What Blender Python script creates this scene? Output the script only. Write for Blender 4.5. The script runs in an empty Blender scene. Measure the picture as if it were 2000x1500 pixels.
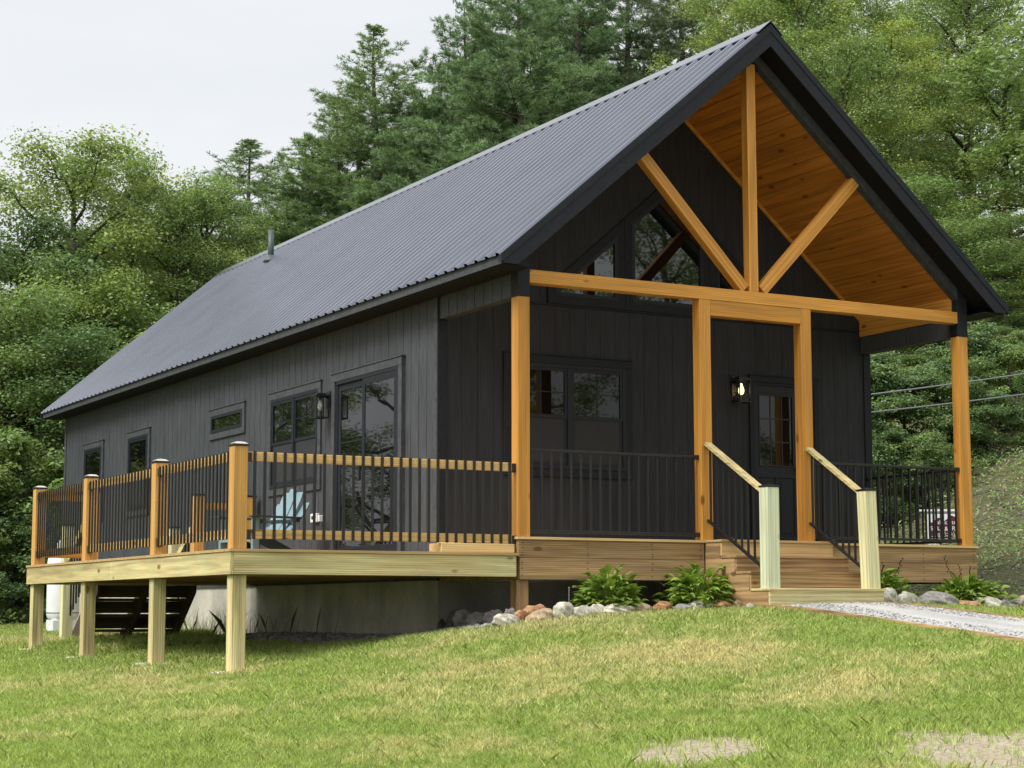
import bpy, bmesh, math, random
import numpy as np
from mathutils import Vector, Matrix
random.seed(7); RNG=np.random.default_rng(11)
S=bpy.context.scene; COL=S.collection
R=math.radians
# ------------------------------------------------------------------ terrain
CP=np.array([
(-3.05,0,-1.335),(-3.05,2.33,-1.305),(-3.05,4.85,-1.29),(-3.05,7.19,-1.235),
(0,-.35,-.86),(.7,-.5,-.80),(1.45,-.5,-.765),(2.6,-.7,-.735),(3.05,-1.2,-.71),(4.86,-.5,-.715),(6,-.5,-.735),(3,1,-.78),(5.5,1,-.74),(.3,1.2,-.93),
(2.31,-4.67,-1.03),(3.79,-3.16,-.87),(2.31,-2.8,-.86),(5.5,-2.2,-.84),
(0,2.2,-1.02),(0,4.8,-1.04),(0,7.2,-1.05),(-1.2,3,-1.13),(-1.2,0.2,-1.03),(-1.4,6,-1.15),
(-2,9.5,-1.14),(0,12,-1.08),(-.5,15,-1.08),(-5,12,-1.3),(-8,8,-1.55),(-6,1,-1.62),
(-1,20,-1.1),(-6,25,-1.2),(-14,25,-1.6),(0,32,-.9),(-10,45,-.4),
(-3.3,-5.8,-1.70),(-6.2,-4.6,-1.84),(-1,-6.5,-1.52),(-9.24,-16.5,-2.35),(-2,-11,-1.95),(3,-9,-1.45),(-12,-5,-2.1),(8,-8,-1.05),
(7.3,.6,-.66),(8.3,1.6,-.35),(10,3,.35),(12,5,1.5),(14,8,2.8),(10.6,7,.75),(8,6,-.5),(7,12,-.6),(9,18,.6),(20,15,5.5),(18,28,6.5),(8,32,2.0),(8,45,5),(30,30,11),(25,5,5.5),(22,-8,2.0),(-60,60,-1),(60,60,18),(60,-40,4),(-60,-40,-4),(0,90,8)],float)
def _phi(r): return np.sqrt(r*r+1.2)
_A=_phi(np.hypot(CP[:,None,0]-CP[None,:,0],CP[:,None,1]-CP[None,:,1]))
_n=len(CP)
_M=np.zeros((_n+3,_n+3)); _M[:_n,:_n]=_A+np.eye(_n)*-.02; _M[:_n,_n]=1; _M[:_n,_n+1:]=CP[:,:2]; _M[_n:,:_n]=_M[:_n,_n:].T
_w=np.linalg.solve(_M,np.r_[CP[:,2],0,0,0])
def ground(x,y):
    x=np.asarray(x,float); y=np.asarray(y,float)
    out=_w[_n]+_w[_n+1]*x+_w[_n+2]*y
    for i in range(_n): out=out+_w[i]*_phi(np.hypot(x-CP[i,0],y-CP[i,1]))
    return out

# ------------------------------------------------------------------ noise (value noise, numpy)
def vnoise(x,y,seed=0):
    x=np.asarray(x,float); y=np.asarray(y,float)
    xi=np.floor(x).astype(np.int64); yi=np.floor(y).astype(np.int64); fx=x-xi; fy=y-yi
    def h(a,b):
        n=(a*374761393+b*668265263+seed*974711)&0x7fffffff
        n=((n^(n>>13))*1274126177)&0x7fffffff
        return ((n^(n>>16))&0xffff)/65535.0
    u=fx*fx*(3-2*fx); v=fy*fy*(3-2*fy)
    return (h(xi,yi)*(1-u)+h(xi+1,yi)*u)*(1-v)+(h(xi,yi+1)*(1-u)+h(xi+1,yi+1)*u)*v
def fbm(x,y,seed=0,o=4):
    r=0; a=.5; t=0
    for i in range(o): r=r+a*vnoise(np.asarray(x)*2**i,np.asarray(y)*2**i,seed+i); t+=a; a*=.5
    return r/t
# ------------------------------------------------------------------ mesh helper
def unit(v): return v/np.maximum(np.linalg.norm(v,axis=-1,keepdims=True),1e-9)
class MB:
    def __init__(s): s.v=[]; s.f=[]
    def add(s,vs,fs):
        o=len(s.v); s.v+= [tuple(map(float,v)) for v in vs]; s.f+=[tuple(i+o for i in f) for f in fs]; return s
    def box(s,x0,x1,y0,y1,z0,z1,m=None):
        vs=[(x,y,z) for z in (z0,z1) for y in (y0,y1) for x in (x0,x1)]
        if m: vs=[m(*v) for v in vs]
        return s.add(vs,[(0,2,3,1),(4,5,7,6),(0,1,5,4),(2,6,7,3),(0,4,6,2),(1,3,7,5)])
    def prism(s,poly,d0,d1,m):
        """polygon in (a,b), extruded d0..d1, m(a,b,d)->xyz"""
        n=len(poly); vs=[m(a,b,d0) for a,b in poly]+[m(a,b,d1) for a,b in poly]
        fs=[tuple(range(n))[::-1],tuple(range(n,2*n))]+[(i,(i+1)%n,n+(i+1)%n,n+i) for i in range(n)]
        return s.add(vs,fs)
    def beam(s,p,q,w,h,up=(0,0,1)):
        p=Vector(p); q=Vector(q); d=(q-p).normalized(); u=Vector(up); r=d.cross(u).normalized(); u=r.cross(d)
        vs=[a+r*w*i/2+u*h*j/2 for a in (p,q) for i,j in ((-1,-1),(1,-1),(1,1),(-1,1))]
        return s.add(vs,[(3,2,1,0),(4,5,6,7),(0,1,5,4),(1,2,6,5),(2,3,7,6),(3,0,4,7)])
    def tube(s,pts,rad,n=6,cap=True):
        pts=[Vector(p) for p in pts]; k=len(pts)
        if not hasattr(rad,'__len__'): rad=[rad]*k
        vs=[]; a=None
        for i,p in enumerate(pts):
            d=(pts[min(i+1,k-1)]-pts[max(i-1,0)])
            d=d.normalized() if d.length>1e-9 else Vector((0,0,1))
            if a is None or abs(a.dot(d))>.95: a=Vector((1,0,0)) if abs(d.x)<.8 else Vector((0,1,0))
            a=(a-d*a.dot(d)).normalized(); b=d.cross(a)
            vs+=[p+(a*math.cos(t)+b*math.sin(t))*rad[i] for t in [2*math.pi*j/n for j in range(n)]]
        fs=[(i*n+j,i*n+(j+1)%n,(i+1)*n+(j+1)%n,(i+1)*n+j) for i in range(k-1) for j in range(n)]
        if cap: fs+=[tuple(range(n))[::-1],tuple(range((k-1)*n,k*n))]
        return s.add(vs,fs)
    def lathe(s,prof,c,n=24):
        vs=[]; fs=[]
        for r,z in prof: vs+=[(c[0]+r*math.cos(2*math.pi*j/n),c[1]+r*math.sin(2*math.pi*j/n),c[2]+z) for j in range(n)]
        for i in range(len(prof)-1): fs+=[(i*n+j,i*n+(j+1)%n,(i+1)*n+(j+1)%n,(i+1)*n+j) for j in range(n)]
        fs+=[tuple(range(n))[::-1],tuple(range((len(prof)-1)*n,len(prof)*n))]
        return s.add(vs,fs)
    def mesh(s,name,smooth=False):
        me=bpy.data.meshes.new(name); me.from_pydata(s.v,[],s.f); me.update()
        if smooth: me.polygons.foreach_set('use_smooth',[True]*len(me.polygons))
        return me
    def build(s,name,mat,parent=None,smooth=False,bevel=0,fixn=True):
        me=s.mesh(name,smooth)
        if fixn:
            bm=bmesh.new(); bm.from_mesh(me); bmesh.ops.recalc_face_normals(bm,faces=bm.faces); bm.to_mesh(me); bm.free()
        return link(name,me,mat,parent,bevel)
def link(name,me,mat=None,parent=None,bevel=0,loc=None):
    o=bpy.data.objects.new(name,me); COL.objects.link(o)
    if mat is not None and me is not None and len(me.materials)==0: me.materials.append(mat)
    if loc is not None: o.location=loc
    if parent is not None: setparent(o,parent)
    if bevel:
        b=o.modifiers.new('bevel','BEVEL'); b.width=bevel; b.segments=1; b.limit_method='ANGLE'
    return o
WORLDLOC={}
def wl(o):
    """world location of an object (only translations are used on parents)"""
    v=Vector(o.location)
    if o.parent: v=v+wl(o.parent)+o.matrix_parent_inverse.translation
    return v
def setparent(o,p):
    o.parent=p; o.matrix_parent_inverse=Matrix.Translation(-wl(p))
def tag(o,label=None,cat=None,group=None,kind=None):
    if label: o['label']=label
    if cat: o['category']=cat
    if group: o['group']=group
    if kind: o['kind']=kind
    return o
def thing(name,label,cat,loc=(0,0,0),group=None):
    o=bpy.data.objects.new(name,None); COL.objects.link(o); o.location=loc; o.empty_display_size=.2
    return tag(o,label,cat,group)
def dup(o,loc,parent=None):
    c=o.copy(); COL.objects.link(c); c.location=loc
    if parent is not None: setparent(c,parent)
    return c
def npmesh(name,V,nper,tint=None):
    """V: (N*nper,3) polygons of nper corners each"""
    me=bpy.data.meshes.new(name); n=len(V)//nper
    me.vertices.add(len(V)); me.vertices.foreach_set('co',np.ascontiguousarray(V,np.float32).ravel())
    me.loops.add(len(V)); me.loops.foreach_set('vertex_index',np.arange(len(V),dtype=np.int32))
    me.polygons.add(n); me.polygons.foreach_set('loop_start',np.arange(0,len(V),nper,dtype=np.int32))
    try: me.polygons.foreach_set('loop_total',np.full(n,nper,np.int32))
    except Exception: pass
    me.update(calc_edges=True)
    if tint is not None:
        a=me.attributes.new('tint','FLOAT_COLOR','POINT'); c=np.ones((len(V),4),np.float32); c[:,:3]=tint
        a.data.foreach_set('color',c.ravel())
    return me
# ------------------------------------------------------------------ materials
def newmat(name):
    m=bpy.data.materials.new(name); m.use_nodes=True; nt=m.node_tree; b=nt.nodes['Principled BSDF']; return m,nt,b
def N(nt,t,**k):
    n=nt.nodes.new(t)
    for a,v in k.items():
        if a in n.inputs: n.inputs[a].default_value=v
        else: setattr(n,a,v)
    return n
def L(nt,a,b): nt.links.new(a,b)
def ramp(nt,stops):
    r=nt.nodes.new('ShaderNodeValToRGB'); e=r.color_ramp.elements
    while len(e)<len(stops): e.new(.5)
    for i,(p,c) in enumerate(stops):
        e[i].position=p; e[i].color=(c[0],c[1],c[2],1) if hasattr(c,'__len__') else (c,c,c,1)
    return r
def mixc(nt,mode,fac,a,b):
    m=nt.nodes.new('ShaderNodeMix'); m.data_type='RGBA'; m.blend_type=mode
    for i,v in ((0,fac),(6,a),(7,b)):
        s=m.inputs[i]
        if hasattr(v,'is_output'): L(nt,v,s)
        elif hasattr(v,'__len__'): s.default_value=(v[0],v[1],v[2],1)
        else: s.default_value=v if i==0 else (v,v,v,1)
    return m.outputs[2]
def coords(nt,scale=(1,1,1),which='Object'):
    tc=nt.nodes.new('ShaderNodeTexCoord'); mp=nt.nodes.new('ShaderNodeMapping'); mp.inputs['Scale'].default_value=scale
    L(nt,tc.outputs[which],mp.inputs['Vector']); return mp.outputs[0]
def noise(nt,vec,scale,detail=4,rough=.55,dist=0):
    n=N(nt,'ShaderNodeTexNoise'); n.inputs['Scale'].default_value=scale; n.inputs['Detail'].default_value=detail
    n.inputs['Roughness'].default_value=rough; n.inputs['Distortion'].default_value=dist; L(nt,vec,n.inputs['Vector']); return n.outputs[0]
def bump(nt,b,h,strength,dist=.01):
    n=N(nt,'ShaderNodeBump'); n.inputs['Strength'].default_value=strength; n.inputs['Distance'].default_value=dist
    L(nt,h,n.inputs['Height']); L(nt,n.outputs[0],b.inputs['Normal'])
def plain(name,col,rough=.5,metal=0,spec=.5,var=.12,vs=6,bumps=0):
    m,nt,b=newmat(name); v=coords(nt); n=noise(nt,v,vs,5)
    r=ramp(nt,[(.3,1-var),(.7,1+var)]); L(nt,n,r.inputs[0])
    L(nt,mixc(nt,'MULTIPLY',1,col,r.outputs[0]),b.inputs['Base Color'])
    b.inputs['Roughness'].default_value=rough; b.inputs['Metallic'].default_value=metal; b.inputs['Specular IOR Level'].default_value=spec
    if bumps: bump(nt,b,noise(nt,v,vs*12,4),bumps,.004)
    return m
def wood(name,col,axis,var=.35,knots=True,rough=.6,green=0,knot_col=.3):
    m,nt,b=newmat(name)
    sc=[9,9,9]; sc[axis]=.55
    v=coords(nt,sc); n1=noise(nt,v,1.6,4,.5,.6)
    sc2=[70,70,70]; sc2[axis]=1.6
    n2=noise(nt,coords(nt,sc2),1,3,.6,.3)
    w=N(nt,'ShaderNodeTexWave'); w.wave_type='RINGS'; w.rings_direction='XYZ'[axis]
    w.inputs['Scale'].default_value=2.2; w.inputs['Distortion'].default_value=5; w.inputs['Detail'].default_value=2; w.inputs['Detail Scale'].default_value=.8
    sc3=[7,7,7]; sc3[axis]=.35; L(nt,coords(nt,sc3),w.inputs['Vector'])
    lo,hi=1-var,1+var*.55
    r1=ramp(nt,[(.25,lo),(.75,hi)]); L(nt,n1,r1.inputs[0])
    r2=ramp(nt,[(.3,1-var*.45),(.7,1+var*.25)]); L(nt,n2,r2.inputs[0])
    r3=ramp(nt,[(0,1-var*.85),(.55,1.05)]); L(nt,w.outputs[1],r3.inputs[0])
    c=mixc(nt,'MULTIPLY',1,col,r1.outputs[0]); c=mixc(nt,'MULTIPLY',1,c,r2.outputs[0]); c=mixc(nt,'MULTIPLY',.8,c,r3.outputs[0])
    if green:
        gn=noise(nt,coords(nt,(1.3,1.3,1.3)),1.7,3); rg=ramp(nt,[(.45,0),(.7,green)]); L(nt,gn,rg.inputs[0])
        c=mixc(nt,'MIX',rg.outputs[0],c,(col[0]*.80,col[1]*1.05,col[2]*1.15))
    if knots:
        sc4=[3.2,3.2,3.2]; sc4[axis]=1.5
        vo=N(nt,'ShaderNodeTexVoronoi'); vo.inputs['Scale'].default_value=1.4; L(nt,coords(nt,sc4),vo.inputs['Vector'])
        rk=ramp(nt,[(.085,.9),(.14,0)]); L(nt,vo.outputs['Distance'],rk.inputs[0])
        c=mixc(nt,'MIX',rk.outputs[0],c,(col[0]*knot_col,col[1]*knot_col*.8,col[2]*knot_col*.7))
    oi=N(nt,'ShaderNodeObjectInfo'); ro=ramp(nt,[(0,(.84,.82,.78)),(.5,(1,1,1)),(1,(1.10,1.12,1.15))]); L(nt,oi.outputs['Random'],ro.inputs[0]); c=mixc(nt,'MULTIPLY',1,c,ro.outputs[0])
    L(nt,c,b.inputs['Base Color']); b.inputs['Roughness'].default_value=rough; b.inputs['Specular IOR Level'].default_value=.35
    bump(nt,b,n2,.25,.003)
    return m
def leafmat(name,col,trans=.35,rough=.45):
    m,nt,b=newmat(name)
    at=N(nt,'ShaderNodeAttribute'); at.attribute_name='tint'
    oi=N(nt,'ShaderNodeObjectInfo'); rr=ramp(nt,[(0,(.80,.84,.80)),(.5,(1,1,1)),(1,(1.22,1.14,.95))]); L(nt,oi.outputs['Random'],rr.inputs[0])
    c=mixc(nt,'MULTIPLY',1,col,at.outputs['Color']); c=mixc(nt,'MULTIPLY',1,c,rr.outputs[0])
    L(nt,c,b.inputs['Base Color']); b.inputs['Roughness'].default_value=rough; b.inputs['Specular IOR Level'].default_value=.35
    t=N(nt,'ShaderNodeBsdfTranslucent'); ct=mixc(nt,'MULTIPLY',1,c,(1.12,1.22,.75)); L(nt,ct,t.inputs[0])
    mx=N(nt,'ShaderNodeMixShader'); mx.inputs[0].default_value=trans; L(nt,b.outputs[0],mx.inputs[1]); L(nt,t.outputs[0],mx.inputs[2])
    L(nt,mx.outputs[0],nt.nodes['Material Output'].inputs[0]); return m
ORANGE=(.62,.285,.052)
M={}
for k,a in (('x',0),('y',1),('z',2)):
    M['orange_'+k]=wood('stained_pine_'+k,ORANGE,a,.30,True,.5); M['rail_'+k]=wood('pale_stained_rail_'+k,(.68,.43,.16),a,.25,True,.55)
    M['post_'+k]=wood('honey_stained_post_'+k,(.63,.345,.095),a,.28,True,.55); M['raw_'+k]=wood('treated_lumber_'+k,(.63,.52,.25),a,.42,True,.7,.35)
    M['tan_'+k]=wood('weathered_tread_board_'+k,(.43,.27,.125),a,.5,True,.7)
M['newel']=wood('green_treated_newel',(.66,.62,.34),2,.30,True,.7,0)
M['newelgreen']=wood('paint_washed_newel',(.62,.64,.42),2,.28,True,.7,.5)
M['shadeboard']=wood('shade_toned_stair_lumber',(.10,.07,.045),0,.4,False,.75)  # stair wood darkened, the shade under the deck is put into its colour
M['ceil']=wood('ceiling_pine',(.46,.178,.029),1,.28,True,.5)
M['decktop']=wood('deck_board_pine',(.62,.42,.19),0,.25,False,.65)
def sidingmat(name,col,axis,gl=.6,gh=1.5):
    m,nt,b=newmat(name); sc=[60,60,60]; sc[2]=3; n=noise(nt,coords(nt,sc),1,4,.65,.2); n2=noise(nt,coords(nt,(1.5,1.5,.6)),2,3); n3=noise(nt,coords(nt),45,4,.6)
    sc4=[1,1,1]; 
    w=N(nt,'ShaderNodeTexWhiteNoise'); w.noise_dimensions='1D'
    sp=N(nt,'ShaderNodeSeparateXYZ'); L(nt,coords(nt),sp.inputs[0]); mm=N(nt,'ShaderNodeMath',operation='SNAP'); L(nt,sp.outputs[axis],mm.inputs[0]); mm.inputs[1].default_value=.2032; L(nt,mm.outputs[0],w.inputs['W'])
    rw=ramp(nt,[(0,.86),(1,1.12)]); L(nt,w.outputs[0],rw.inputs[0])
    r=ramp(nt,[(.3,gl),(.7,gh)]); L(nt,n,r.inputs[0]); r2=ramp(nt,[(.3,.85),(.7,1.15)]); L(nt,n2,r2.inputs[0])
    c=mixc(nt,'MULTIPLY',1,col,r.outputs[0]); c=mixc(nt,'MULTIPLY',1,c,r2.outputs[0]);     L(nt,c,b.inputs['Base Color']); b.inputs['Roughness'].default_value=.6; b.inputs['Specular IOR Level'].default_value=.28
    a=N(nt,'ShaderNodeMath',operation='ADD'); L(nt,n,a.inputs[0]); L(nt,n3,a.inputs[1]); bump(nt,b,a.outputs[0],.5,.004); return m
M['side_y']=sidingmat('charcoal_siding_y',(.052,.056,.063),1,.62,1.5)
M['side_shade_x']=sidingmat('shaded_charcoal_siding_x',(.023,.0238,.029),0,.72,1.35)  # same siding as the long walls, darkened to carry the porch shade
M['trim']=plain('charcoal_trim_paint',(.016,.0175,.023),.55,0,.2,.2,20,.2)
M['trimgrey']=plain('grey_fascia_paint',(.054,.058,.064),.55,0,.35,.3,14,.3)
M['frame']=plain('dark_window_vinyl',(.014,.0165,.024),.4,0,.3,.08)
M['soffit']=plain('black_soffit',(.008,.008,.010),.7,0,.2)
M['screen']=plain('insect_screen',(.028,.029,.033),.6,0,.3,.1)
M['metal']=plain('black_powder_coat',(.012,.012,.013),.38,0,.5,.1)
M['capmetal']=plain('post_cap_metal',(.55,.52,.45),.3,.85,.5,.05)
M['white']=plain('white_paint',(.78,.79,.80),.4,0,.5,.06,4)
M['grey']=plain('grey_metal',(.22,.23,.24),.45,.4,.5,.1)
M['maroon']=plain('maroon_vinyl',(.09,.014,.030),.5,0,.4,.08)
M['chair']=plain('pale_blue_resin',(.17,.255,.28),.45,0,.45,.08,8)
M['concrete']=plain('poured_concrete',(.50,.47,.39),.85,0,.3,.18,2.2,.3)
def concretemat():
    m,nt,b=newmat('stained_foundation_concrete'); n1=noise(nt,coords(nt),1.6,6,.6); n2=noise(nt,coords(nt,(2.2,2.2,.4)),1.2,5,.6,.5); n3=noise(nt,coords(nt),30,4)
    r1=ramp(nt,[(.3,(.36,.335,.275)),(.65,(.55,.52,.44))]); r2=ramp(nt,[(.34,.82),(.58,1.04)]); r3=ramp(nt,[(.3,.88),(.7,1.08)])
    for n_,r_ in ((n1,r1),(n2,r2),(n3,r3)): L(nt,n_,r_.inputs[0])
    c=mixc(nt,'MULTIPLY',1,r1.outputs[0],r2.outputs[0]); L(nt,mixc(nt,'MULTIPLY',1,c,r3.outputs[0]),b.inputs['Base Color']); b.inputs['Roughness'].default_value=.9; bump(nt,b,n3,.4,.004); return m
M['foundation']=concretemat()
M['chairshade']=plain('shadow_teal_resin',(.02,.035,.035),.5)  # underside shadow of the pale chair painted as a dark teal
def roofmat():
    m,nt,b=newmat('charcoal_metal_roofing'); n=noise(nt,coords(nt),1.2,3); r=ramp(nt,[(.3,.92),(.7,1.08)]); L(nt,n,r.inputs[0])
    L(nt,mixc(nt,'MULTIPLY',1,(.125,.134,.158),r.outputs[0]),b.inputs['Base Color']); b.inputs['Metallic'].default_value=.85; b.inputs['Roughness'].default_value=.22; return m
M['roof']=roofmat()
def glassmat(name,base,ior):
    m,nt,b=newmat(name); b.inputs['Base Color'].default_value=(*base,1); b.inputs['Roughness'].default_value=.015; b.inputs['IOR'].default_value=ior
    bump(nt,b,noise(nt,coords(nt),1.1,2),.06,.02); return m
M['panehi']=glassmat('gable_window_glass',(.006,.0065,.0065),1.95)
M['pane']=glassmat('window_glass',(.004,.0045,.0045),1.5)
m,nt,b=newmat('lantern_glass'); b.inputs['Transmission Weight'].default_value=1; b.inputs['Roughness'].default_value=.03; b.inputs['IOR'].default_value=1.2; M['lglass']=m
def emit(name,col,s):
    m,nt,b=newmat(name); b.inputs['Emission Color'].default_value=(*col,1); b.inputs['Emission Strength'].default_value=s; return m
M['bulb']=emit('lit_bulb',(1,.70,.32),3.2)
M['bulb_off']=plain('unlit_bulb_glass',(.6,.62,.62),.1)
def rockmat(name,c1,c2,sc=5):
    m,nt,b=newmat(name); v=coords(nt); n=noise(nt,v,sc*2,8,.65,.5); r=ramp(nt,[(.32,c1),(.62,c2)]); L(nt,n,r.inputs[0])
    n2=noise(nt,v,40,4); r2=ramp(nt,[(.35,.75),(.65,1.2)]); L(nt,n2,r2.inputs[0])
    L(nt,mixc(nt,'MULTIPLY',1,r.outputs[0],r2.outputs[0]),b.inputs['Base Color']); b.inputs['Roughness'].default_value=.85; b.inputs['Specular IOR Level'].default_value=.25
    bump(nt,b,n,.7,.03); return m
M['rk_grey']=rockmat('grey_fieldstone',(.16,.15,.135),(.34,.32,.29))
M['rk_dark']=rockmat('dark_fieldstone',(.07,.065,.06),(.20,.185,.16))
M['rk_white']=rockmat('white_quartz',(.28,.25,.19),(.62,.59,.50))
M['rk_rust']=rockmat('rusty_stone',(.22,.085,.035),(.50,.30,.16))
M['rk_tan']=rockmat('tan_stone',(.26,.18,.10),(.48,.38,.25))
M['bark']=rockmat('tree_bark',(.035,.028,.022),(.10,.085,.07),3)
M['barkgrey']=rockmat('grey_bark',(.07,.065,.06),(.17,.16,.15),3)
M['leaf']=leafmat('broad_leaf',(.205,.305,.118))
M['leafb']=leafmat('broad_leaf_yellowish',(.255,.345,.128))
M['leafd']=leafmat('broad_leaf_deep_green',(.148,.240,.110))
M['needle']=leafmat('pine_needle',(.170,.262,.128),.22,.5)
M['needleb']=leafmat('dark_pine_needle',(.145,.198,.110),.2,.5)
M['hosta']=leafmat('hosta_leaf',(.215,.33,.07),.3,.4)
M['grass']=leafmat('grass_blade',(1,1,1),.35,.5)
# ------------------------------------------------------------------ camera, world, sun
CAM=np.array([-9.2415,-16.4968,-.7504]); FW=np.array([.48230015,.8675789,.12121644]); RT=np.array([.87410732,-.48573076,-.0014217]); UP=np.array([-.05764512,-.10664186,.99262508])
cd=bpy.data.cameras.new('camera'); cam=bpy.data.objects.new('camera',cd); COL.objects.link(cam); S.camera=cam
cd.sensor_width=36; cd.lens=36*3629.83/2000; cd.clip_end=2000; cd.clip_start=.1
cam.matrix_world=Matrix(((RT[0],UP[0],-FW[0],CAM[0]),(RT[1],UP[1],-FW[1],CAM[1]),(RT[2],UP[2],-FW[2],CAM[2]),(0,0,0,1)))
def at(px,d):
    """plan position on the line of sight through photo column px, d metres deep"""
    s=(px-1000)/3629.83; return CAM[0]+d*(.4893+.8741*s), CAM[1]+d*(.8806-.4857*s)
W_=bpy.data.worlds.new('World'); S.world=W_; W_.use_nodes=True; nt=W_.node_tree
SUN_EL,SUN_AZ=R(48),R(262)      # azimuth measured from +Y clockwise: light comes from -X, a little from the front
bg=nt.nodes['Background']; sky=N(nt,'ShaderNodeTexSky'); sky.sky_type='NISHITA'; sky.sun_disc=False
sky.sun_elevation=SUN_EL; sky.sun_rotation=SUN_AZ; sky.air_density=1.5; sky.dust_density=6; sky.ozone_density=1
tc=N(nt,'ShaderNodeTexCoord'); mp=N(nt,'ShaderNodeMapping'); mp.inputs['Scale'].default_value=(1.2,1.2,3.5); L(nt,tc.outputs['Generated'],mp.inputs[0])
cn=noise(nt,mp.outputs[0],1.6,5,.55,.4); cr=ramp(nt,[(.3,(7.9,8.25,8.7)),(.7,(9.4,9.55,9.7))]); L(nt,cn,cr.inputs[0])
sx_=N(nt,'ShaderNodeSeparateXYZ'); L(nt,tc.outputs['Generated'],sx_.inputs[0]); zr_=ramp(nt,[(.35,1.0),(.9,1.95)]); L(nt,sx_.outputs[2],zr_.inputs[0])
L(nt,mixc(nt,'MULTIPLY',1,mixc(nt,'MIX',.93,sky.outputs[0],cr.outputs[0]),zr_.outputs[0]),bg.inputs[0]); bg.inputs[1].default_value=.080
sd=bpy.data.lights.new('sun','SUN'); sd.energy=2.8; sd.angle=R(24); sd.color=(1,.975,.93); so=bpy.data.objects.new('sun',sd); COL.objects.link(so)
so.rotation_euler=(R(90)-SUN_EL,0,R(180)-SUN_AZ) if False else (0,0,0)
dirv=Vector((math.sin(SUN_AZ)*math.cos(SUN_EL),math.cos(SUN_AZ)*math.cos(SUN_EL),math.sin(SUN_EL)))
so.rotation_euler=dirv.to_track_quat('Z','Y').to_euler(); so.location=(-30,-10,40)
S.view_settings.view_transform='Standard'; S.view_settings.look='None'; S.view_settings.exposure=0.40; S.view_settings.gamma=1
S.render.engine='CYCLES'; S.cycles.max_bounces=8; S.cycles.diffuse_bounces=4; S.cycles.transparent_max_bounces=8
try: S.cycles.use_denoising=True
except Exception: pass

# ------------------------------------------------------------------ house
W=6.13; P=1.81; LB=16.79; m_=.8521
def rtop(x): return 2.8425+m_*(min(x,W-x)+.339)
H=thing('house','black board-sided gabled house with metal roof and orange timber front porch','house',(3.06,9,-1.0))
def lm(n,u,z): return (-n,u,z)         # left wall mapping: n outwards
def fm(n,u,z): return (u,P-n,z)        # front wall mapping
def rm(n,u,z): return (W+n,u,z)
def bm_(n,u,z): return (u,LB+n,z)
def boards(mb,mp,u0,u1,zb,zt,step=.2032,gap=.0085,off=0):
    u=u0-(off%step)
    k=0
    while u<u1-1e-4:
        a=max(u,u0)+gap/2; b=min(u+step,u1)-gap/2; u+=step
        if b-a<.01: continue
        d=.0105+.0012*random.random()
        poly=[(a,zb),(b,zb),(b,zt(b))]
        if a<W/2<b and zt(a)!=zt(b) or (a<W/2<b and abs(zt(W/2)-zt(a))>1e-3): poly.append((W/2,zt(W/2)))
        poly.append((a,zt(a)))
        mb.prism(poly,-.0,d-.012,lambda p,q,n:mp(n,p,q))
    return mb
ZW=2.735
# left wall: siding boards on backing
mb=MB(); mb.box(-.09,-.0115,P+.02,LB-.02,-.41,ZW,lm); boards(mb,lm,P+.085,LB-.085,-.415,lambda u:ZW); mb.build('wall',M['side_y'],H)
mb=MB(); mb.box(-.09,-.0115,P+.02,LB-.02,-.41,ZW,rm); boards(mb,rm,P+.085,LB-.085,-.415,lambda u:ZW,.61); mb.build('wall',M['side_y'],H)
ctop=lambda u: rtop(u)-.312
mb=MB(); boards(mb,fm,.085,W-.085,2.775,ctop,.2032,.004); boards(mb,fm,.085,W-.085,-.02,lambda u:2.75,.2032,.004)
mb.prism([(.02,-.05),(W-.02,-.05),(W-.02,ctop(W-.02)),(W/2,ctop(W/2)),(.02,ctop(.02))],-.09,-.0115,lambda p,q,n:fm(n,p,q)); mb.build('wall',M['side_shade_x'],H)
mb=MB(); boards(mb,bm_,.085,W-.085,-.415,ctop,.61); mb.prism([(.02,-.41),(W-.02,-.41),(W-.02,ctop(W-.02)),(W/2,ctop(W/2)),(.02,ctop(.02))],-.09,-.0115,lambda p,q,n:bm_(n,p,q)); mb.build('wall',M['side_shade_x'],H)
# corner trims, seam flashing
def corner(x0,x1,y0,y1,z0,z1): MB().box(x0,x1,y0,y1,z0,z1).build('corner_trim',M['trimgrey'],H,bevel=.003)
corner(-.018,.02,P+.004,P+.088,-.418,ZW); corner(W-.02,W+.018,P+.004,P+.088,-.418,ZW)
for x0,x1 in ((-.0185,.092),(W-.092,W+.0185)): MB().box(x0,x1,P-.018,P+.0035,-.418,ZW).build('corner_trim',M['trim'],H,bevel=.003)  # front boards in the darker paint, standing in for porch shade
corner(-.018,.088,LB-.088,LB+.018,-.418,ZW); corner(W-.088,W+.018,LB-.088,LB+.018,-.418,ZW)
MB().box(.09,W-.09,P-.016,P+.001,2.752,2.772).build('seam_flashing',M['trim'],H)
# foundation
mb=MB(); mb.box(.025,W-.025,P+.06,LB-.03,-1.75,-.405); mb.build('foundation',M['foundation'],H,bevel=.01)
# porch side beams, clad with siding boards outside
for mp,sx in ((lm,0),(rm,1)):
    mb=MB(); mb.box(-.13,-.0115,.142,P-.02,2.484,2.87,mp); boards(mb,mp,.14,P-.02,2.481,lambda u:ZW+.0,.2032,.0085); mb.build('eave_beam',M['side_y'],H)
# orange cladding inside of the side beams
for x0,x1 in ((.132,.15),(W-.15,W-.132)): MB().box(x0,x1,.1,P-.016,2.70,3.0).build('beam_cladding',M['orange_y'],H)
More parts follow.
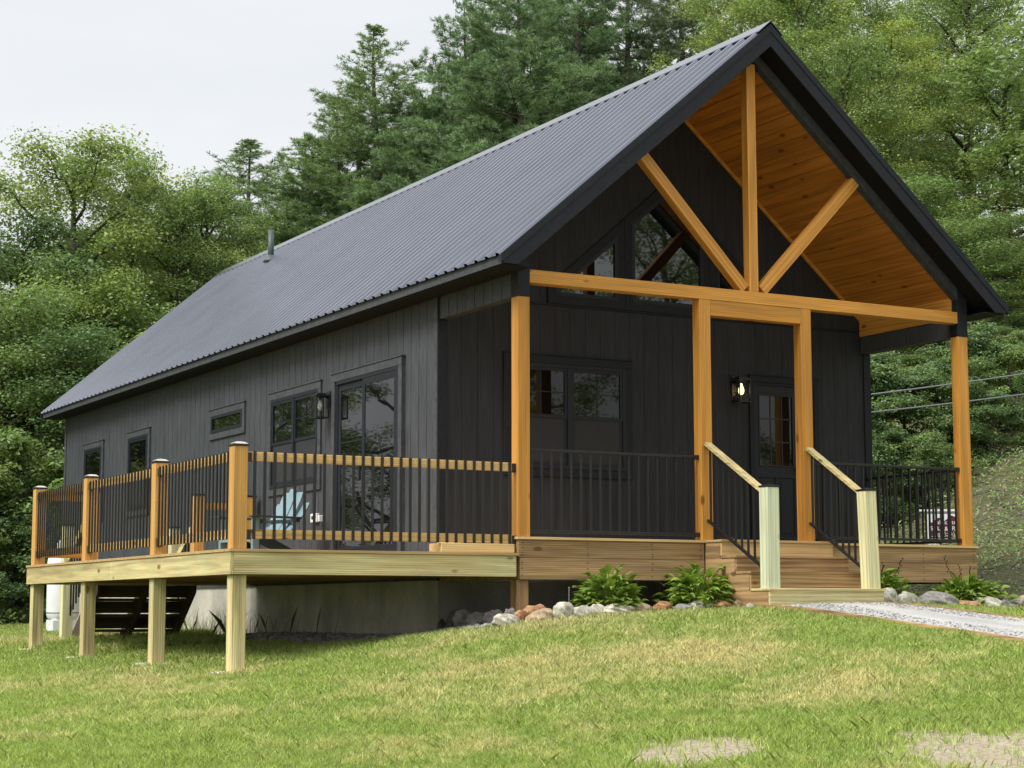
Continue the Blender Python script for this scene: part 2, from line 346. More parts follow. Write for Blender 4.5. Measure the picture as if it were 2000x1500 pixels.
# posts
for x0 in (0,W-.14): MB().box(x0,x0+.14,0,.14,0,2.476).build('porch_post',M['orange_z'],H,bevel=.004)
for x0 in (2.27,3.65): MB().box(x0,x0+.145,.003,.14,0,2.627).build('porch_post',M['orange_z'],H,bevel=.004)
for x0 in (0,W-.14):
    xo=x0-.006 if x0==0 else x0; xi=x0+.14 if x0==0 else x0+.146
    MB().prism([(xo,2.4775),(xi,2.4775),(xi,rtop(xi)-.2),(xo,rtop(xo)-.2)],-.004,.142,lambda a,b,d:(a,d,b)).build('post_head_block',M['trim'],H,bevel=.003)
MB().box(.141,W-.141,.002,.14,2.628,2.766).build('tie_beam',M['orange_x'],H,bevel=.004)
MB().box(2.4155,3.6495,.006,.138,2.455,2.6265).build('header_beam',M['orange_x'],H,bevel=.004)
MB().box(2.962,3.082,.012,.125,2.767,5.375).build('king_post',M['orange_z'],H,bevel=.004)
def brace(sx):
    a=Vector((3.022+sx*.125,.066,2.80)); b_=Vector((3.022+sx*1.445,.066,4.15))
    d=(b_-a).normalized(); b_=b_+d*.06; a=a-d*.01
    ln=(b_-a).length; o=MB().box(0,ln,-.052,.052,-.064,.064).build('brace',M['orange_x'],H,bevel=.004)
    o.location=a; o.rotation_euler=(0,-math.atan2(d.z,d.x),0)
brace(-1); brace(1)
# porch ceiling boards (run front to back), with gaps
mb=MB(); k=0; half=W/2-.13; sl=math.hypot(1,m_); wbd=.16
for sx in (-1,1):
    s=0.004
    while s<half*sl-.02:
        e=min(s+wbd,half*sl)
        xa,xb=W/2+sx*s/sl,W/2+sx*(e-.011)/sl
        za,zb=rtop(xa)-.312,rtop(xb)-.312
        mb.add([(xa,.1,za),(xb,.1,zb),(xb,P-.001,zb),(xa,P-.001,za),(xa,.1,za+.02),(xb,.1,zb+.02),(xb,P-.001,zb+.02),(xa,P-.001,za+.02)],[(0,1,2,3),(4,7,6,5),(0,4,5,1),(2,6,7,3),(1,5,6,2),(0,3,7,4)])
        s=e
    mb.add([(W/2,.1,rtop(W/2)-.288),(W/2+sx*half,.1,rtop(W/2+sx*half)-.288),(W/2+sx*half,P,rtop(W/2+sx*half)-.288),(W/2,P,rtop(W/2)-.288)],[(0,1,2,3)])
mb.build('porch_ceiling',M['ceil'],H)
for sx in (-1,1):
    MB().beam((W/2+sx*.01,P-.026,rtop(W/2)-.337),(W/2+sx*half,P-.026,rtop(W/2+half)-.335),.03,.035).build('ceiling_trim',M['orange_x'],H)
# dark inner gable rafters at the porch front
for sx in (-1,1):
    xa,xb=W/2,W/2+sx*(W/2+.0)
    poly=[(xa,rtop(xa)-.19),(xb,rtop(xb)-.19),(xb,rtop(xb)-.335),(xa,rtop(xa)-.335)]
    if sx<0: poly=poly[::-1]
    MB().prism(poly,.0,.1,lambda p,q,d:(p,d,q)).build('gable_rafter',M['trimgrey'],H)
# ---- roof
OE=.339; YF,YBk=-.31,17.17
ry=[];rz=[]
prof=[(0,0),(.022,.025),(.060,.025),(.082,0)]
y=YF+.03
while y<YBk-.05:
    for a,h in prof:
        if y+a<YBk: ry.append(y+a); rz.append(h)
    y+=.2286
nx,nz=-m_/math.hypot(1,m_),1/math.hypot(1,m_)
def slope_sheet(sx):
    mb=MB(); n=len(ry); vs=[]
    for xx in (-OE-.03,W/2-.02):
        for yy,h in zip(ry,rz):
            x=xx+nx*h*1; z=2.8425+m_*(xx+OE)+.012+nz*h
            vs.append((x if sx<0 else W-x,yy,z))
    mb.add(vs,[(i,i+1,n+i+1,n+i) for i in range(n-1)]); return mb
roof=slope_sheet(-1); r2=slope_sheet(1); roof.add(r2.v,r2.f); roof=roof.build('roof',M['roof'],H,fixn=False)
mb=MB()
for sx in (-1,1):
    f=lambda x: x if sx<0 else W-x
    poly=[(f(-OE+.02),rtop(-OE+.02)-.003),(f(W/2),rtop(W/2)-.003),(f(W/2),rtop(W/2)-.2),(f(-OE+.12),rtop(-OE+.12)-.2),(f(-OE+.02),2.745)]
    mb.prism(poly,YF+.024,YBk-.024,lambda p,q,d:(p,d,q))
mb.build('roof_deck',M['soffit'],roof)
for sx in (-1,1):
    f=lambda x: x if sx<0 else W-x
    MB().prism([(f(-OE),2.742),(f(-OE),2.832),(f(-OE+.02),2.846),(f(-OE+.02),2.742)],YF+.0245,YBk-.0245,lambda p,q,d:(p,d,q)).build('eave_fascia',M['trimgrey'],roof)
    MB().box(min(f(-OE+.02),f(-.001)),max(f(-OE+.02),f(-.001)),YF+.026,YBk-.026,2.728,2.7415).build('soffit',M['soffit'],roof)
    for y0,y1 in ((YF,YF+.022),(YBk-.022,YBk)):
        MB().prism([(f(-OE),2.742),(f(-OE),rtop(-OE)),(f(W/2),rtop(W/2)),(f(W/2),rtop(W/2)-.24),(f(-OE+.175),2.742)],y0,y1,lambda p,q,d:(p,d,q)).build('rake_board',M['trim'],roof)
    # bent metal edge over the front and back rake
    for y0,y1 in ((YF-.008,YF+.05),(YBk-.05,YBk+.008)):
        a=-OE-.03
        MB().prism([(f(a),rtop(-OE)-.075-.0255),(f(a),rtop(-OE)+.012-.0255),(f(W/2),rtop(W/2)+.014),(f(W/2),rtop(W/2)-.075)],y0,y1,lambda p,q,d:(p,d,q)).build('rake_flashing',M['trim'],roof)
zr=rtop(W/2)
mb=MB()
for sx in (-1,1):
    xe=W/2+sx*.16; z1=zr-.16*m_+.05
    mb.prism([(W/2,zr+.052),(xe,z1),(xe+sx*.004,z1-.014),(xe-sx*.008,z1-.006),(W/2,zr+.042)],YF-.012,YBk+.012,lambda p,q,d:(p,d,q))
mb.build('ridge_cap',M['roof'],roof)
vp=MB(); vp.tube([(2.53,13.29,5.2),(2.53,13.29,5.83)],.052,14); vp.lathe([(.14,-.02),(.11,.02),(.06,.10)],(2.53,13.29,5.285),16); vp.build('vent_pipe',plain('green_grey_pipe',(.06,.085,.08),.5),roof,smooth=True)

def small_heads(name,pts,sz,mat,par):
    mb=MB()
    for x,y,z in pts: mb.lathe([(sz,-sz*.2),(sz,sz*.5),(sz*.4,sz*.9)],(x,y,z),6)
    return tag(mb.build(name,mat,par),kind='stuff')
pts=[]
for s_ in (.05,.62,1.45,2.28,3.10,3.36):
    y=YF+.03+.105
    while y<YBk-.1:
        x=-OE+s_; x=min(x,W/2-.17); pts.append((x,y,2.8425+m_*(x+OE)+.014)); y+=.2286
small_heads('roof_screw',pts,.010,M['metal'],roof)
# ---- windows and doors
def ring(mb,mp,u0,u1,z0,z1,w,n0,n1,wt=None,wb=None):
    wt=wt or w; wb=wb or w
    mb.box(n0,n1,u0,u0+w,z0,z1,mp); mb.box(n0,n1,u1-w,u1,z0,z1,mp); mb.box(n0,n1,u0+w,u1-w,z1-wt,z1,mp); mb.box(n0,n1,u0+w,u1-w,z0,z0+wb,mp); return mb
def window(mp,u0,u1,z0,z1,kind,trimm,tw=.09,flip=1):
    """u0..u1, z0..z1 = outside of the trim"""
    a,b,c,d=u0+tw,u1-tw,z0+tw,z1-tw
    root=ring(MB(),mp,a+.001,b-.001,c+.001,d-.001,.045,.004,.034).build('window',M['frame'],H,bevel=.003)
    t=MB(); t.box(0,.030,u0,u1,z1-tw,z1+.0,mp); t.box(0,.028,u0,u0+tw,z0,z1-tw-.001,mp); t.box(0,.028,u1-tw,u1,z0,z1-tw-.001,mp); t.box(0,.027,u0+tw+.001,u1-tw-.001,z0,z0+tw,mp); t.box(0,.042,u0-.012,u1+.012,z1+.0005,z1+.016,mp)
    t.build('trim',trimm,root,bevel=.002)
    gl=MB(); mu=MB(); a+=.046; b-=.046; c+=.046; d-=.046
    units=[(a,b)] if kind in('single','transom') else [(a,(a+b)/2-.03),((a+b)/2+.03,b)]
    if len(units)==2: mu.box(.004,.036,units[0][1],units[1][0],c,d,mp)
    for (p,q) in units:
        if kind=='transom': gl.box(.002,.010,p,q,c,d,mp); continue
        zm=c+(d-c)*.5
        ring(mu,mp,p,q,zm-.02,d,.035,.004,.026); ring(mu,mp,p+.001,q-.001,c,zm+.02,.035,.004,.018)
        gl.box(.002,.012,p+.035,q-.035,zm+.015,d-.035,mp); MB().box(.002,.0135,p+.035,q-.035,c+.035,zm-.015,mp).build('screen',M['screen'],root)
        if kind=='single': continue
        zz=(zm+d)/2
        mu.box(.0125,.016,p+.035,q-.035,zz-.006,zz+.006,mp)
        mu.box(.0125,.0155,(p+q)/2-.006,(p+q)/2+.006,zm+.02,d-.036,mp)
    mu.v and mu.build('sash',M['frame'],root)
    gl.build('pane',M['pane'],root)
    return root
window(lm,5.06,6.83,.77,2.145,'double',M['trimgrey'])
window(lm,7.73,9.16,1.71,2.14,'transom',M['trimgrey'])
window(lm,11.89,13.07,.77,2.14,'single',M['trimgrey'])
window(lm,14.385,15.58,.77,2.14,'single',M['trimgrey'])
window(fm,.82,2.54,.77,2.16,'double',M['trim'])
# gable windows: two trapezoids and a pentagon, mirrored about the ridge
def polywin(pts,ctr):
    def inset(pp,d):
        out=[];n=len(pp)
        for i in range(n):
            p0,p1,p2=[Vector(pp[(i+j)%n]) for j in (-1,0,1)]
            e1=(p1-p0).normalized(); e2=(p2-p1).normalized(); n1=Vector((-e1.y,e1.x)); n2=Vector((-e2.y,e2.x))
            k=1+n1.dot(n2); out.append(tuple(p1+(n1+n2)*(d/k)))
        return out
    def band(o,i,n0,n1,name,mat,par):
        mb=MB(); k=len(o)
        for j in range(k):
            q=(j+1)%k; mb.prism([o[j],o[q],i[q],i[j]],n0,n1,lambda a,b,d:fm(d,a,b))
        return mb.build(name,mat,par)
    p1=inset(pts,.095); p2=inset(p1,.045)
    root=band(p1,p2,.002,.03,'window',M['frame'],H); band(pts,inset(pts,.094),.0,.026,'trim',M['trim'],root)
    g=MB().prism(p2,.001,.008,lambda a,b,d:fm(d,a,b)); g.build('pane',M['panehi'],root)
zt=lambda x: 3.873-.8521*(2.46-x) if x<=W/2 else 3.873-.8521*(2.46-(W-x))
polywin([(1.40,2.775),(2.452,2.775),(2.452,zt(2.452)),(1.40,zt(1.40))],0)
polywin([(2.456,2.775),(W-2.456,2.775),(W-2.456,zt(W-2.456)),(W/2,zt(W/2)),(2.456,zt(2.456))],0)
polywin([(W-2.452,2.775),(W-1.40,2.775),(W-1.40,zt(W-1.40)),(W-2.452,zt(W-2.452))],0)
# sliding door on the left wall
u0,u1,z1=2.65,4.66,2.165
sd_=MB(); a,b=u0+.095,u1-.095; d=z1-.095
sd_.box(.0,.05,a,a+.04,-.155,d,lm); sd_.box(.0,.03,b-.05,b,-.155,d,lm); sd_.box(.0,.05,a+.04,b-.05,d-.045,d,lm); sd_.box(.0,.055,a+.04,b-.05,-.155,-.10,lm)
sdr=sd_.build('sliding_door',M['frame'],H,bevel=.003)
t=MB(); t.box(0,.055,u0,u1,z1-.095,z1,lm); t.box(0,.052,u0,u0+.094,-.165,z1-.096,lm); t.box(0,.052,u1-.094,u1,-.165,z1-.096,lm); t.box(0,.066,u0-.012,u1+.012,z1+.001,z1+.017,lm); t.build('trim',M['trimgrey'],sdr,bevel=.002)
for p,q,n in ((a+.041,3.75,.034),(3.70,b-.051,.006)):
    pn=ring(MB(),lm,p,q,-.099,d-.046,.075,n-.012,n+.012,.08,.12).build('door_panel',M['frame'],sdr,bevel=.003)
    g=MB(); g.box(n-.004,n+.004,p+.075,q-.075,.02,d-.126,lm); g.build('pane',M['pane'],sdr)
    for zz in (.62,1.30): MB().box(n+.0045,n+.008,p+.076,q-.076,zz-.007,zz+.007,lm).build('muntin',M['metal'],sdr)
MB().box(.047,.075,3.76,3.79,.80,1.05,lm).build('handle',M['metal'],sdr,bevel=.004)
# front door
u0,u1,z1=4.238,5.294,2.105
fd=MB(); 
sl0,sl1=4.312,4.985
for q in ((sl0,4.372,.012,1.99),(4.902,sl1,.012,1.99),(4.372,4.902,.012,.14),(4.372,4.902,.86,1.0),(4.372,4.902,1.885,1.99),(4.612,4.662,.14,.86)): fd.box(-.004,.018,q[0],q[1],q[2],q[3],fm)
for x0,x1 in ((4.372,4.612),(4.662,4.902)):
    fd.box(-.004,.006,x0,x1,.14,.86,fm); fd.box(.006,.014,x0+.035,x1-.035,.18,.82,fm)
fdr=fd.build('entry_door',M['frame'],H,bevel=.003)
t=MB(); t.box(0,.034,u0,u1,z1-.075,z1,fm); t.box(0,.032,u0,u0+.072,0.002,z1-.076,fm); t.box(0,.032,u1-.072,u1,0.002,z1-.076,fm); t.box(0,.024,sl1+.002,u1-.073,.002,z1-.076,fm); t.box(0,.045,u0-.01,u1+.01,z1+.001,z1+.015,fm); t.box(0,.022,u0+.073,sl1,1.992,z1-.076,fm); t.build('trim',M['trim'],fdr,bevel=.002)
g=MB(); g.box(-.002,.006,4.372,4.902,1.0,1.885,fm); g.build('pane',M['pane'],fdr)
mu=ring(MB(),fm,4.374,4.900,1.002,1.883,.014,.006,.024)
for i in (1,2):
    mu.box(.0065,.012,4.388+i*.171-.008,4.388+i*.171+.008,1.017,1.868,fm); mu.box(.0065,.0115,4.389,4.885,1.017+i*.284-.008,1.017+i*.284+.008,fm)
mu.build('muntin',M['metal'],fdr)
k=MB(); k.tube([(4.945,P-.018,.98),(4.945,P-.075,.98)],.013,10); k.lathe([(.001,-.03),(.02,-.024),(.029,0),(.02,.024),(.001,.03)],(4.945,P-.085,.98),12); k.build('handle',M['metal'],fdr,smooth=True)
# electrical outlet on the left wall
ob=MB().box(.0,.045,5.10,5.30,.36,.47,lm); ob=ob.build('electrical_outlet',M['white'],H,bevel=.006); MB().box(.0455,.049,5.22,5.26,.40,.44,lm).build('socket',M['metal'],ob)
MB().box(.0,.06,4.98,5.03,.36,.44,lm).build('outlet_cover',M['white'],ob,bevel=.005)

# ---- wall lanterns
def lantern(label,mp,u,z,lit):
    t=thing('wall_lantern',label,'wall light',mp(0,u,z))
    MB().box(.0125,.035,u-.055,u+.055,z-.02,z+.20,mp).build('back_plate',M['metal'],t,bevel=.004)
    a=MB(); a.beam(mp(.035,u,z+.12),mp(.14,u,z+.155),.03,.03); a.box(.05,.23,u-.09,u+.09,z+.125,z+.15,mp); a.box(.085,.195,u-.055,u+.055,z+.15,z+.17,mp); a.build('hood',M['metal'],t,bevel=.003)
    fr=MB()
    for n in (.056,.212):
        for v in (u-.084,u+.072): fr.box(n,n+.012,v,v+.012,z-.13,z+.125,mp)
    ring2=[(.056,.224,u-.084,u-.072),(.056,.224,u+.072,u+.084),(.056,.068,u-.072,u+.072),(.212,.224,u-.072,u+.072)]
    for n0,n1,v0,v1 in ring2: fr.box(n0,n1,v0,v1,z-.145,z-.13,mp)
    fr.build('frame',M['metal'],t)
    c=mp(.14,u,z)
    bl=MB(); bl.lathe([(.012,.09),(.016,.07),(.034,.02),(.036,-.005),(.028,-.035),(.006,-.05)],c,14); bl.build('bulb',M['bulb'] if lit else M['bulb_off'],t,smooth=True)
    s_=MB(); s_.lathe([(.016,.125),(.016,.088)],c,10); s_.build('socket',M['metal'],t)
    gp=MB()
    for n in (.0605,.2165): gp.box(n,n+.003,u-.072,u+.072,z-.13,z+.125,mp)
    for v in (u-.079,u+.077): gp.box(.068,.212,v,v+.002,z-.13,z+.125,mp)
    gp.build('glass',M['lglass'],t)
lantern('lit black box lantern on the porch wall beside the front door',fm,4.03,1.89,True)
lantern('unlit black box lantern on the side wall between double window and sliding door',lm,4.80,1.78,False)

# ------------------------------------------------------------------ front porch
PO=thing('front_porch','front porch platform with two-board wooden skirt and black metal railings','porch',(3.06,.9,-.75))
mb=MB(); y=-.022
while y<P-.03: mb.box(-.022,W+.05,y,min(y+.136,P-.02),-.026,0); y+=.14
mb.build('porch_floor',M['decktop'],PO)
for z0,z1,x0 in ((-.212,-.027,0.0),(-.434,-.215,.018)):
    for a in ((x0,2.29,0,.036),(3.81,W+.04,0,.036),(W+.004,W+.04,.0365,P),(x0,.036,.0365,P)): MB().box(*a,z0,z1).build('skirt_board',M['tan_x'],PO,bevel=.003)
for x0 in (0.002,2.2,3.8,W-.14): MB().box(x0,x0+.138,.038,.176,-1.0,-.27 if x0>1 else -.436).build('support_post',M['tan_z'],PO,bevel=.004)
MB().lathe([(.10,-.3),(.11,.02),(.10,.05)],(.08,.06,-.83),16).build('pier',M['concrete'],PO)
pts=[]
for x in (.045,.82,1.62,2.24,3.87,4.55,5.35,6.12):
    for z in (-.06,-.11,-.16,-.19): pts.append((x+random.uniform(-.006,.006),-.001,z))
    for z in (-.26,-.32,-.39): pts.append((x+random.uniform(-.006,.006),-.001,z))
mb=MB()
for x,y,z in pts: mb.box(x-.005,x+.005,-.0025,.001,z-.006,z+.006)
tag(mb.build('nail_head',M['metal'],PO),kind='stuff')
def metal_rail(p,q,zt,zb,n,label=None,skip_end=False):
    p=Vector(p);q=Vector(q); d=(q-p); 
    root=MB(); root.beam(p+Vector((0,0,zt)),q+Vector((0,0,zt)),.038,.03); root=root.build('railing',M['metal'],PO,bevel=.004)
    MB().beam(p+Vector((0,0,zb)),q+Vector((0,0,zb)),.032,.03).build('bottom_rail',M['metal'],root,bevel=.004)
    for z in (zt,zb):
        for e,s in ((p,1),(q,-1)): MB().beam(e+Vector((0,0,z)),e+d.normalized()*s*.045+Vector((0,0,z)),.056,.05).build('bracket',M['metal'],root,bevel=.006)
    proto=None
    for i in range(n):
        c=p+d*((i+.5)/n)
        if proto is None:
            proto=MB().box(-.0095,.0095,-.0095,.0095,zb+.01,zt-.01).build('baluster',M['metal'],root); proto.location=(c.x,c.y,0)
        else: dup(proto,(c.x,c.y,0),root)
metal_rail((.1405,.07,0),(2.2695,.07,0),.897,.060,18)
metal_rail((3.7955,.07,0),(5.9895,.07,0),.897,.060,19)
metal_rail((6.06,.1405,0),(6.06,P-.02,0),.897,.060,14)

# ------------------------------------------------------------------ porch steps
ST=thing('porch_steps','wooden front steps with pale newel posts and sloping handrails','steps',(3.05,-.6,-.72))
X0,X1=2.30,3.80
tr=[(0.0,-.023,-.30),(-.174,-.30,-.56),(-.344,-.56,-.81),(-.523,-.81,-1.13)]
for i,(z,ya,yb) in enumerate(tr):
    mat=M['decktop'] if i==0 else M['tan_x'] if i<3 else M['raw_x']
    mb=MB(); yb2=yb-.018; yy=ya
    if i==0: yy=-.0235
    ys=[yy,(yy+yb2)/2,yb2]
    for k in (0,1): mb.box(X0-.012,X1+.012,ys[k+1]+.003,ys[k]-.001 if k==0 else ys[k],z-.026,z)
    mb.build('tread',mat,ST,bevel=.003)
    zn=tr[i+1][0] if i<3 else -.84
    MB().box(X0+.004,X1-.004,yb,yb+.03,zn+.0015,z-.0265).build('riser',mat,ST,bevel=.002)
    for x0,x1 in ((X0,X0+.033),(X1-.033,X1)): MB().box(x0,x1,yb+.031,-.002,zn-.025 if i<3 else -.84,z-.0265).build('side_board',M['tan_y'],ST)
def newel(x0,tilt,lab,mt):
    o=MB().box(-.074,.074,-.074,.074,-.005,1.035).build('newel_post',M[mt],ST,bevel=.004); o.location=(x0,-1.03,-.5225)
    o.rotation_euler=(0,tilt,0); o.scale=(1,1,1)
    c=MB(); c.box(-.079,.079,-.079,.079,1.036,1.052); c.add([(-.079,-.079,1.0521),(.079,-.079,1.0521),(.079,.079,1.0521),(-.079,.079,1.0521),(0,0,1.072)],[(0,1,4),(1,2,4),(2,3,4),(3,0,4)])
    c=c.build('post_cap',M['metal']); c.location=o.location; c.rotation_euler=o.rotation_euler
    c.parent=o; c.matrix_parent_inverse=(Matrix.Translation(wl(o))@o.rotation_euler.to_matrix().to_4x4()).inverted(); c.location=wl(o)
    o['label']=lab
newel(2.385,R(.2),'newel post with greenish paint-washed face','newelgreen'); newel(3.705,R(-1.8),'slightly leaning pale newel post','newel')
for xh,xa in ((2.345,2.37),(3.725,3.69)):
    hp=Vector((xh,.0,1.045)); hq=Vector((xa,-.965,.475))
    root=MB().beam(hp,hq,.085,.040).build('handrail',M['raw_y'],ST,bevel=.004)
    bp=Vector((xh,.0,.215)); bq=Vector((xa,-.96,-.325))
    MB().beam(bp,bq,.03,.026).build('bottom_rail',M['metal'],root)
    tp=Vector((xh,-.0,1.012)); tq=Vector((xa,-.96,.443)); MB().beam(tp,tq,.028,.022).build('top_rail',M['metal'],root)
    for i in range(9):
        f=(i+.5)/9; a=bp.lerp(bq,f); b_=tp.lerp(tq,f); MB().beam(a,b_,.019,.019,(0,1,0)).build('baluster',M['metal'],root)
for x,lab in ((2.50,'small black wedge-shaped step light at the foot of the left middle porch post'),(3.885,'small black wedge-shaped step light at the foot of the right middle porch post')):
    t=thing('step_light',lab,'light',(x,-.05,0))
    MB().prism([(-.20,.002),(-.035,.002),(-.035,.075),(-.075,.075),(-.20,.03)],x-.06,x+.06,lambda a,b,d:(d,a+.02,b)).build('housing',M['metal'],t,bevel=.004)
    MB().prism([(-.193,.0345),(-.083,.0735),(-.083,.0755),(-.193,.0365)],x-.05,x+.05,lambda a,b,d:(d,a+.02,b)).build('panel',M['pane'],t)

# ------------------------------------------------------------------ side deck
DK=thing('side_deck','raised wooden side deck on square posts with orange rails and black balusters','deck',(-1.5,3.6,-1.2))
zd=-.168; XL=-3.09; YB_=7.30
mb=MB(); y=-.03
while y<YB_: mb.box(XL-.012,-.006,y,min(y+.137,YB_+.01),zd-.026,zd); y+=.141
mb.build('deck_floor',M['decktop'],DK)
MB().box(XL,XL+.038,-.016,3.75,-.408,zd-.0275).build('rim_joist',M['raw_y'],DK,bevel=.004)
MB().box(XL,XL+.038,3.753,YB_,-.408,zd-.0275).build('rim_joist',M['raw_y'],DK,bevel=.004)
MB().box(XL+.0385,-.03,-.016,.022,-.408,zd-.0275).build('rim_joist',M['raw_x'],DK,bevel=.004)
MB().box(XL+.0385,-.004,YB_-.04,YB_-.002,-.408,zd-.0275).build('rim_joist',M['raw_x'],DK,bevel=.004)
mb=MB()
for k in range(1,18): mb.box(XL+.039,-.005,k*.41,k*.41+.038,-.39,zd-.0285)
mb.build('joist',M['tan_x'],DK)
MB().box(-.86,-.032,.02,.30,zd+.001,zd+.09).build('step_board',M['decktop'],DK,bevel=.003)
py=[.022,2.3345,4.8504,7.11]
for i,y in enumerate(py):
    g=float(ground(-3.0,y+.07))
    MB().box(XL+.04,XL+.18,y,y+.14,g-.12,-.4095).build('support_post',M['raw_z'],DK,bevel=.005)
    o=MB().box(XL+.039,XL+.179,y,y+.14,zd+.0005,.803).build('rail_post',M['post_z'],DK,bevel=.005)
    c=MB(); cx,cy=XL+.109,y+.07; h=.078
    c.box(cx-h,cx+h,cy-h,cy+h,.8035,.822); c.build('cap_base',M['metal'],o)
    c=MB(); h=.072; 
    c.add([(cx-h,cy-h,.8225),(cx+h,cy-h,.8225),(cx+h,cy+h,.8225),(cx-h,cy+h,.8225)]+[(cx+a*h*.6,cy+b_*h*.6,.842) for a,b_ in ((-1,-1),(1,-1),(1,1),(-1,1))]+[(cx,cy,.850)],[(0,1,5,4),(1,2,6,5),(2,3,7,6),(3,0,4,7),(4,5,8),(5,6,8),(6,7,8),(7,4,8),(3,2,1,0)]); c.build('post_cap',M['capmetal'],o)
    f=MB(); n=11
    f.lathe([(.01,-.12),(.24,-.1),(.25,.005),(.22,.018),(.02,.02)],(-2.98+.03*math.sin(i*3),y+.05,g),n); 
    ff=f.build('footing',M['concrete'],DK)
def deck_rail(p,q,out,n):
    """2x4 rails with flat black balusters on the outer side; p,q on the post centreline, out = outward unit"""
    p=Vector(p);q=Vector(q);o=Vector(out); d=(q-p).normalized()
    root=MB().beam(p+Vector((0,0,.708))+o*.0,q+Vector((0,0,.708)),.038,.088).build('railing',M['rail_x'] if abs(d.x)>.5 else M['rail_y'],DK,bevel=.003)
    MB().beam(p+Vector((0,0,-.025)),q+Vector((0,0,-.025)),.038,.088).build('bottom_rail',M['rail_x'] if abs(d.x)>.5 else M['rail_y'],root,bevel=.003)
    for z in (.708,-.025):
        for e,s in ((p,1),(q,-1)):
            br=MB(); br.beam(e+d*s*.001+Vector((0,0,z-.05)),e+d*s*.05+Vector((0,0,z-.05)),.05,.008); br.beam(e+o*.024+d*s*.022+Vector((0,0,z-.05)),e+o*.024+d*s*.022+Vector((0,0,z+.035)),.006,.045,d); br.build('bracket',M['metal'],root)
    proto=None; ln=(q-p).length
    for i in range(n):
        c=p+d*(.075+(ln-.15)*(i/(n-1)))+o*.030
        if proto is None:
            b_=MB(); hx,hy=(.013,.0075) if abs(d.x)>.5 else (.0075,.013)
            b_.box(-hx,hx,-hy,hy,-.075,.757); proto=b_.build('baluster',M['metal'],root); proto.location=c
        else: dup(proto,c,root)
xc=XL+.109
deck_rail((XL+.1795,.07,0),(-.001,.07,0),(0,-1,0),28)
for i in range(3): deck_rail((xc-.02,py[i]+.1405,0),(xc-.02,py[i+1]-.0005,0),(-1,0,0),21)
# back corner: two more posts with a short rail beside the back stairs
for x in (-.94,-.21):
    o=MB().box(x,x+.14,7.11,7.25,zd+.0005,.78).build('rail_post',M['post_z'],DK,bevel=.005)
    MB().box(x-.008,x+.148,7.102,7.258,.7805,.80).build('cap_base',M['metal'],o)
r_=MB().box(-.7995,-.2105,7.16,7.198,.60,.69).build('railing',M['orange_x'],DK); MB().box(-.7995,-.2105,7.16,7.198,-.07,.02).build('bottom_rail',M['orange_x'],r_)
r_=MB().box(-2.9105,-2.36,7.16,7.198,.66,.75).build('railing',M['orange_x'],DK); MB().box(-2.9105,-2.36,7.16,7.198,-.07,.02).build('bottom_rail',M['orange_x'],r_)
o=MB().box(-2.36,-2.22,7.11,7.25,zd+.0005,.78).build('rail_post',M['post_z'],DK,bevel=.005)
# back stairs going down behind the deck
BS=thing('back_stairs','wooden back stairs dropping from the far end of the side deck to the lawn','stairs',(-1.5,8.2,-1.2))
sx0,sx1=-2.12,-.86
for k in range(4):
    z=-.373-.205*k; y=7.31+.27*k
    MB().box(sx0,sx1,y,y+.285,z-.036,z).build('tread',M['shadeboard'],BS)
    MB().box(sx0+.001,sx1-.001,y+.002,y+.022,z+.012,z+.168).build('riser',M['shadeboard'],BS)
for x in (sx0-.04,(sx0+sx1)/2-.02,sx1):
    MB().prism([(7.305,-.17-.03),(8.42,-1.02),(8.42,-1.30),(8.30,-1.30),(7.305,-.50)],x+.0005,x+.0395,lambda a,b,d:(d,a,b)).build('stringer',M['shadeboard'],BS)
for x in (sx0-.19,sx1+.05):
    o=MB().box(x,x+.14,8.40,8.54,-1.35,.40).build('newel_post',M['newel'],BS,bevel=.004); MB().box(x-.008,x+.148,8.392,8.548,.4005,.42).build('post_cap',M['metal'],o)
    h_=MB().beam((x+.07,7.26,.69),(x+.07,8.40,-.05),.038,.088).build('handrail',M['raw_y'],BS)
    for k in range(8):
        y=7.38+.125*k; zt_=.69-(y-7.26)*.649; MB().box(x+.06,x+.08,y,y+.02,zt_-.85,zt_-.02).build('baluster',M['metal'],h_)

# ------------------------------------------------------------------ garden chair on the deck
CH=thing('garden_chair','pale blue slatted lounge chair with fan back on the side deck','chair',(-.85,4.75,zd))
cx,cy=-.62,4.75
mb=MB()
for k in range(5):
    oy=(k-2)*.104; top=.86-.045*(k-2)**2*1.0; spread=1+.18*0
    pts=[]
    a=Vector((-.80,cy+oy*.86,zd+.29)); b_=Vector((-.42,cy+oy*1.15,zd+top+.06)); n=6
    for j in range(n+1):
        t=j/n; p=a.lerp(b_,t)+Vector((.035*math.sin(t*math.pi),0,0)); pts.append(p)
    for j in range(n):
        w0,w1=[.062*(1+.15*q/n)*(1 if q<n else .8) for q in (j,j+1)]
        p,q=pts[j],pts[j+1]; th=Vector((.016,0,-.008))
        vs=[p+Vector((0,-w0,0)),p+Vector((0,w0,0)),q+Vector((0,w1,0)),q+Vector((0,-w1,0))]; vs+= [v+th for v in vs]
        mb.add(vs,[(0,1,2,3),(7,6,5,4),(0,4,5,1),(1,5,6,2),(2,6,7,3),(3,7,4,0)])
mb.build('backrest',M['chair'],CH)
mb=MB()
for k in range(6):
    x=-1.30+.095*k; z=zd+.36-.016*k; mb.box(x,x+.083,cy-.27,cy+.27,z,z+.022)
mb.build('seat',M['chair'],CH,bevel=.004)
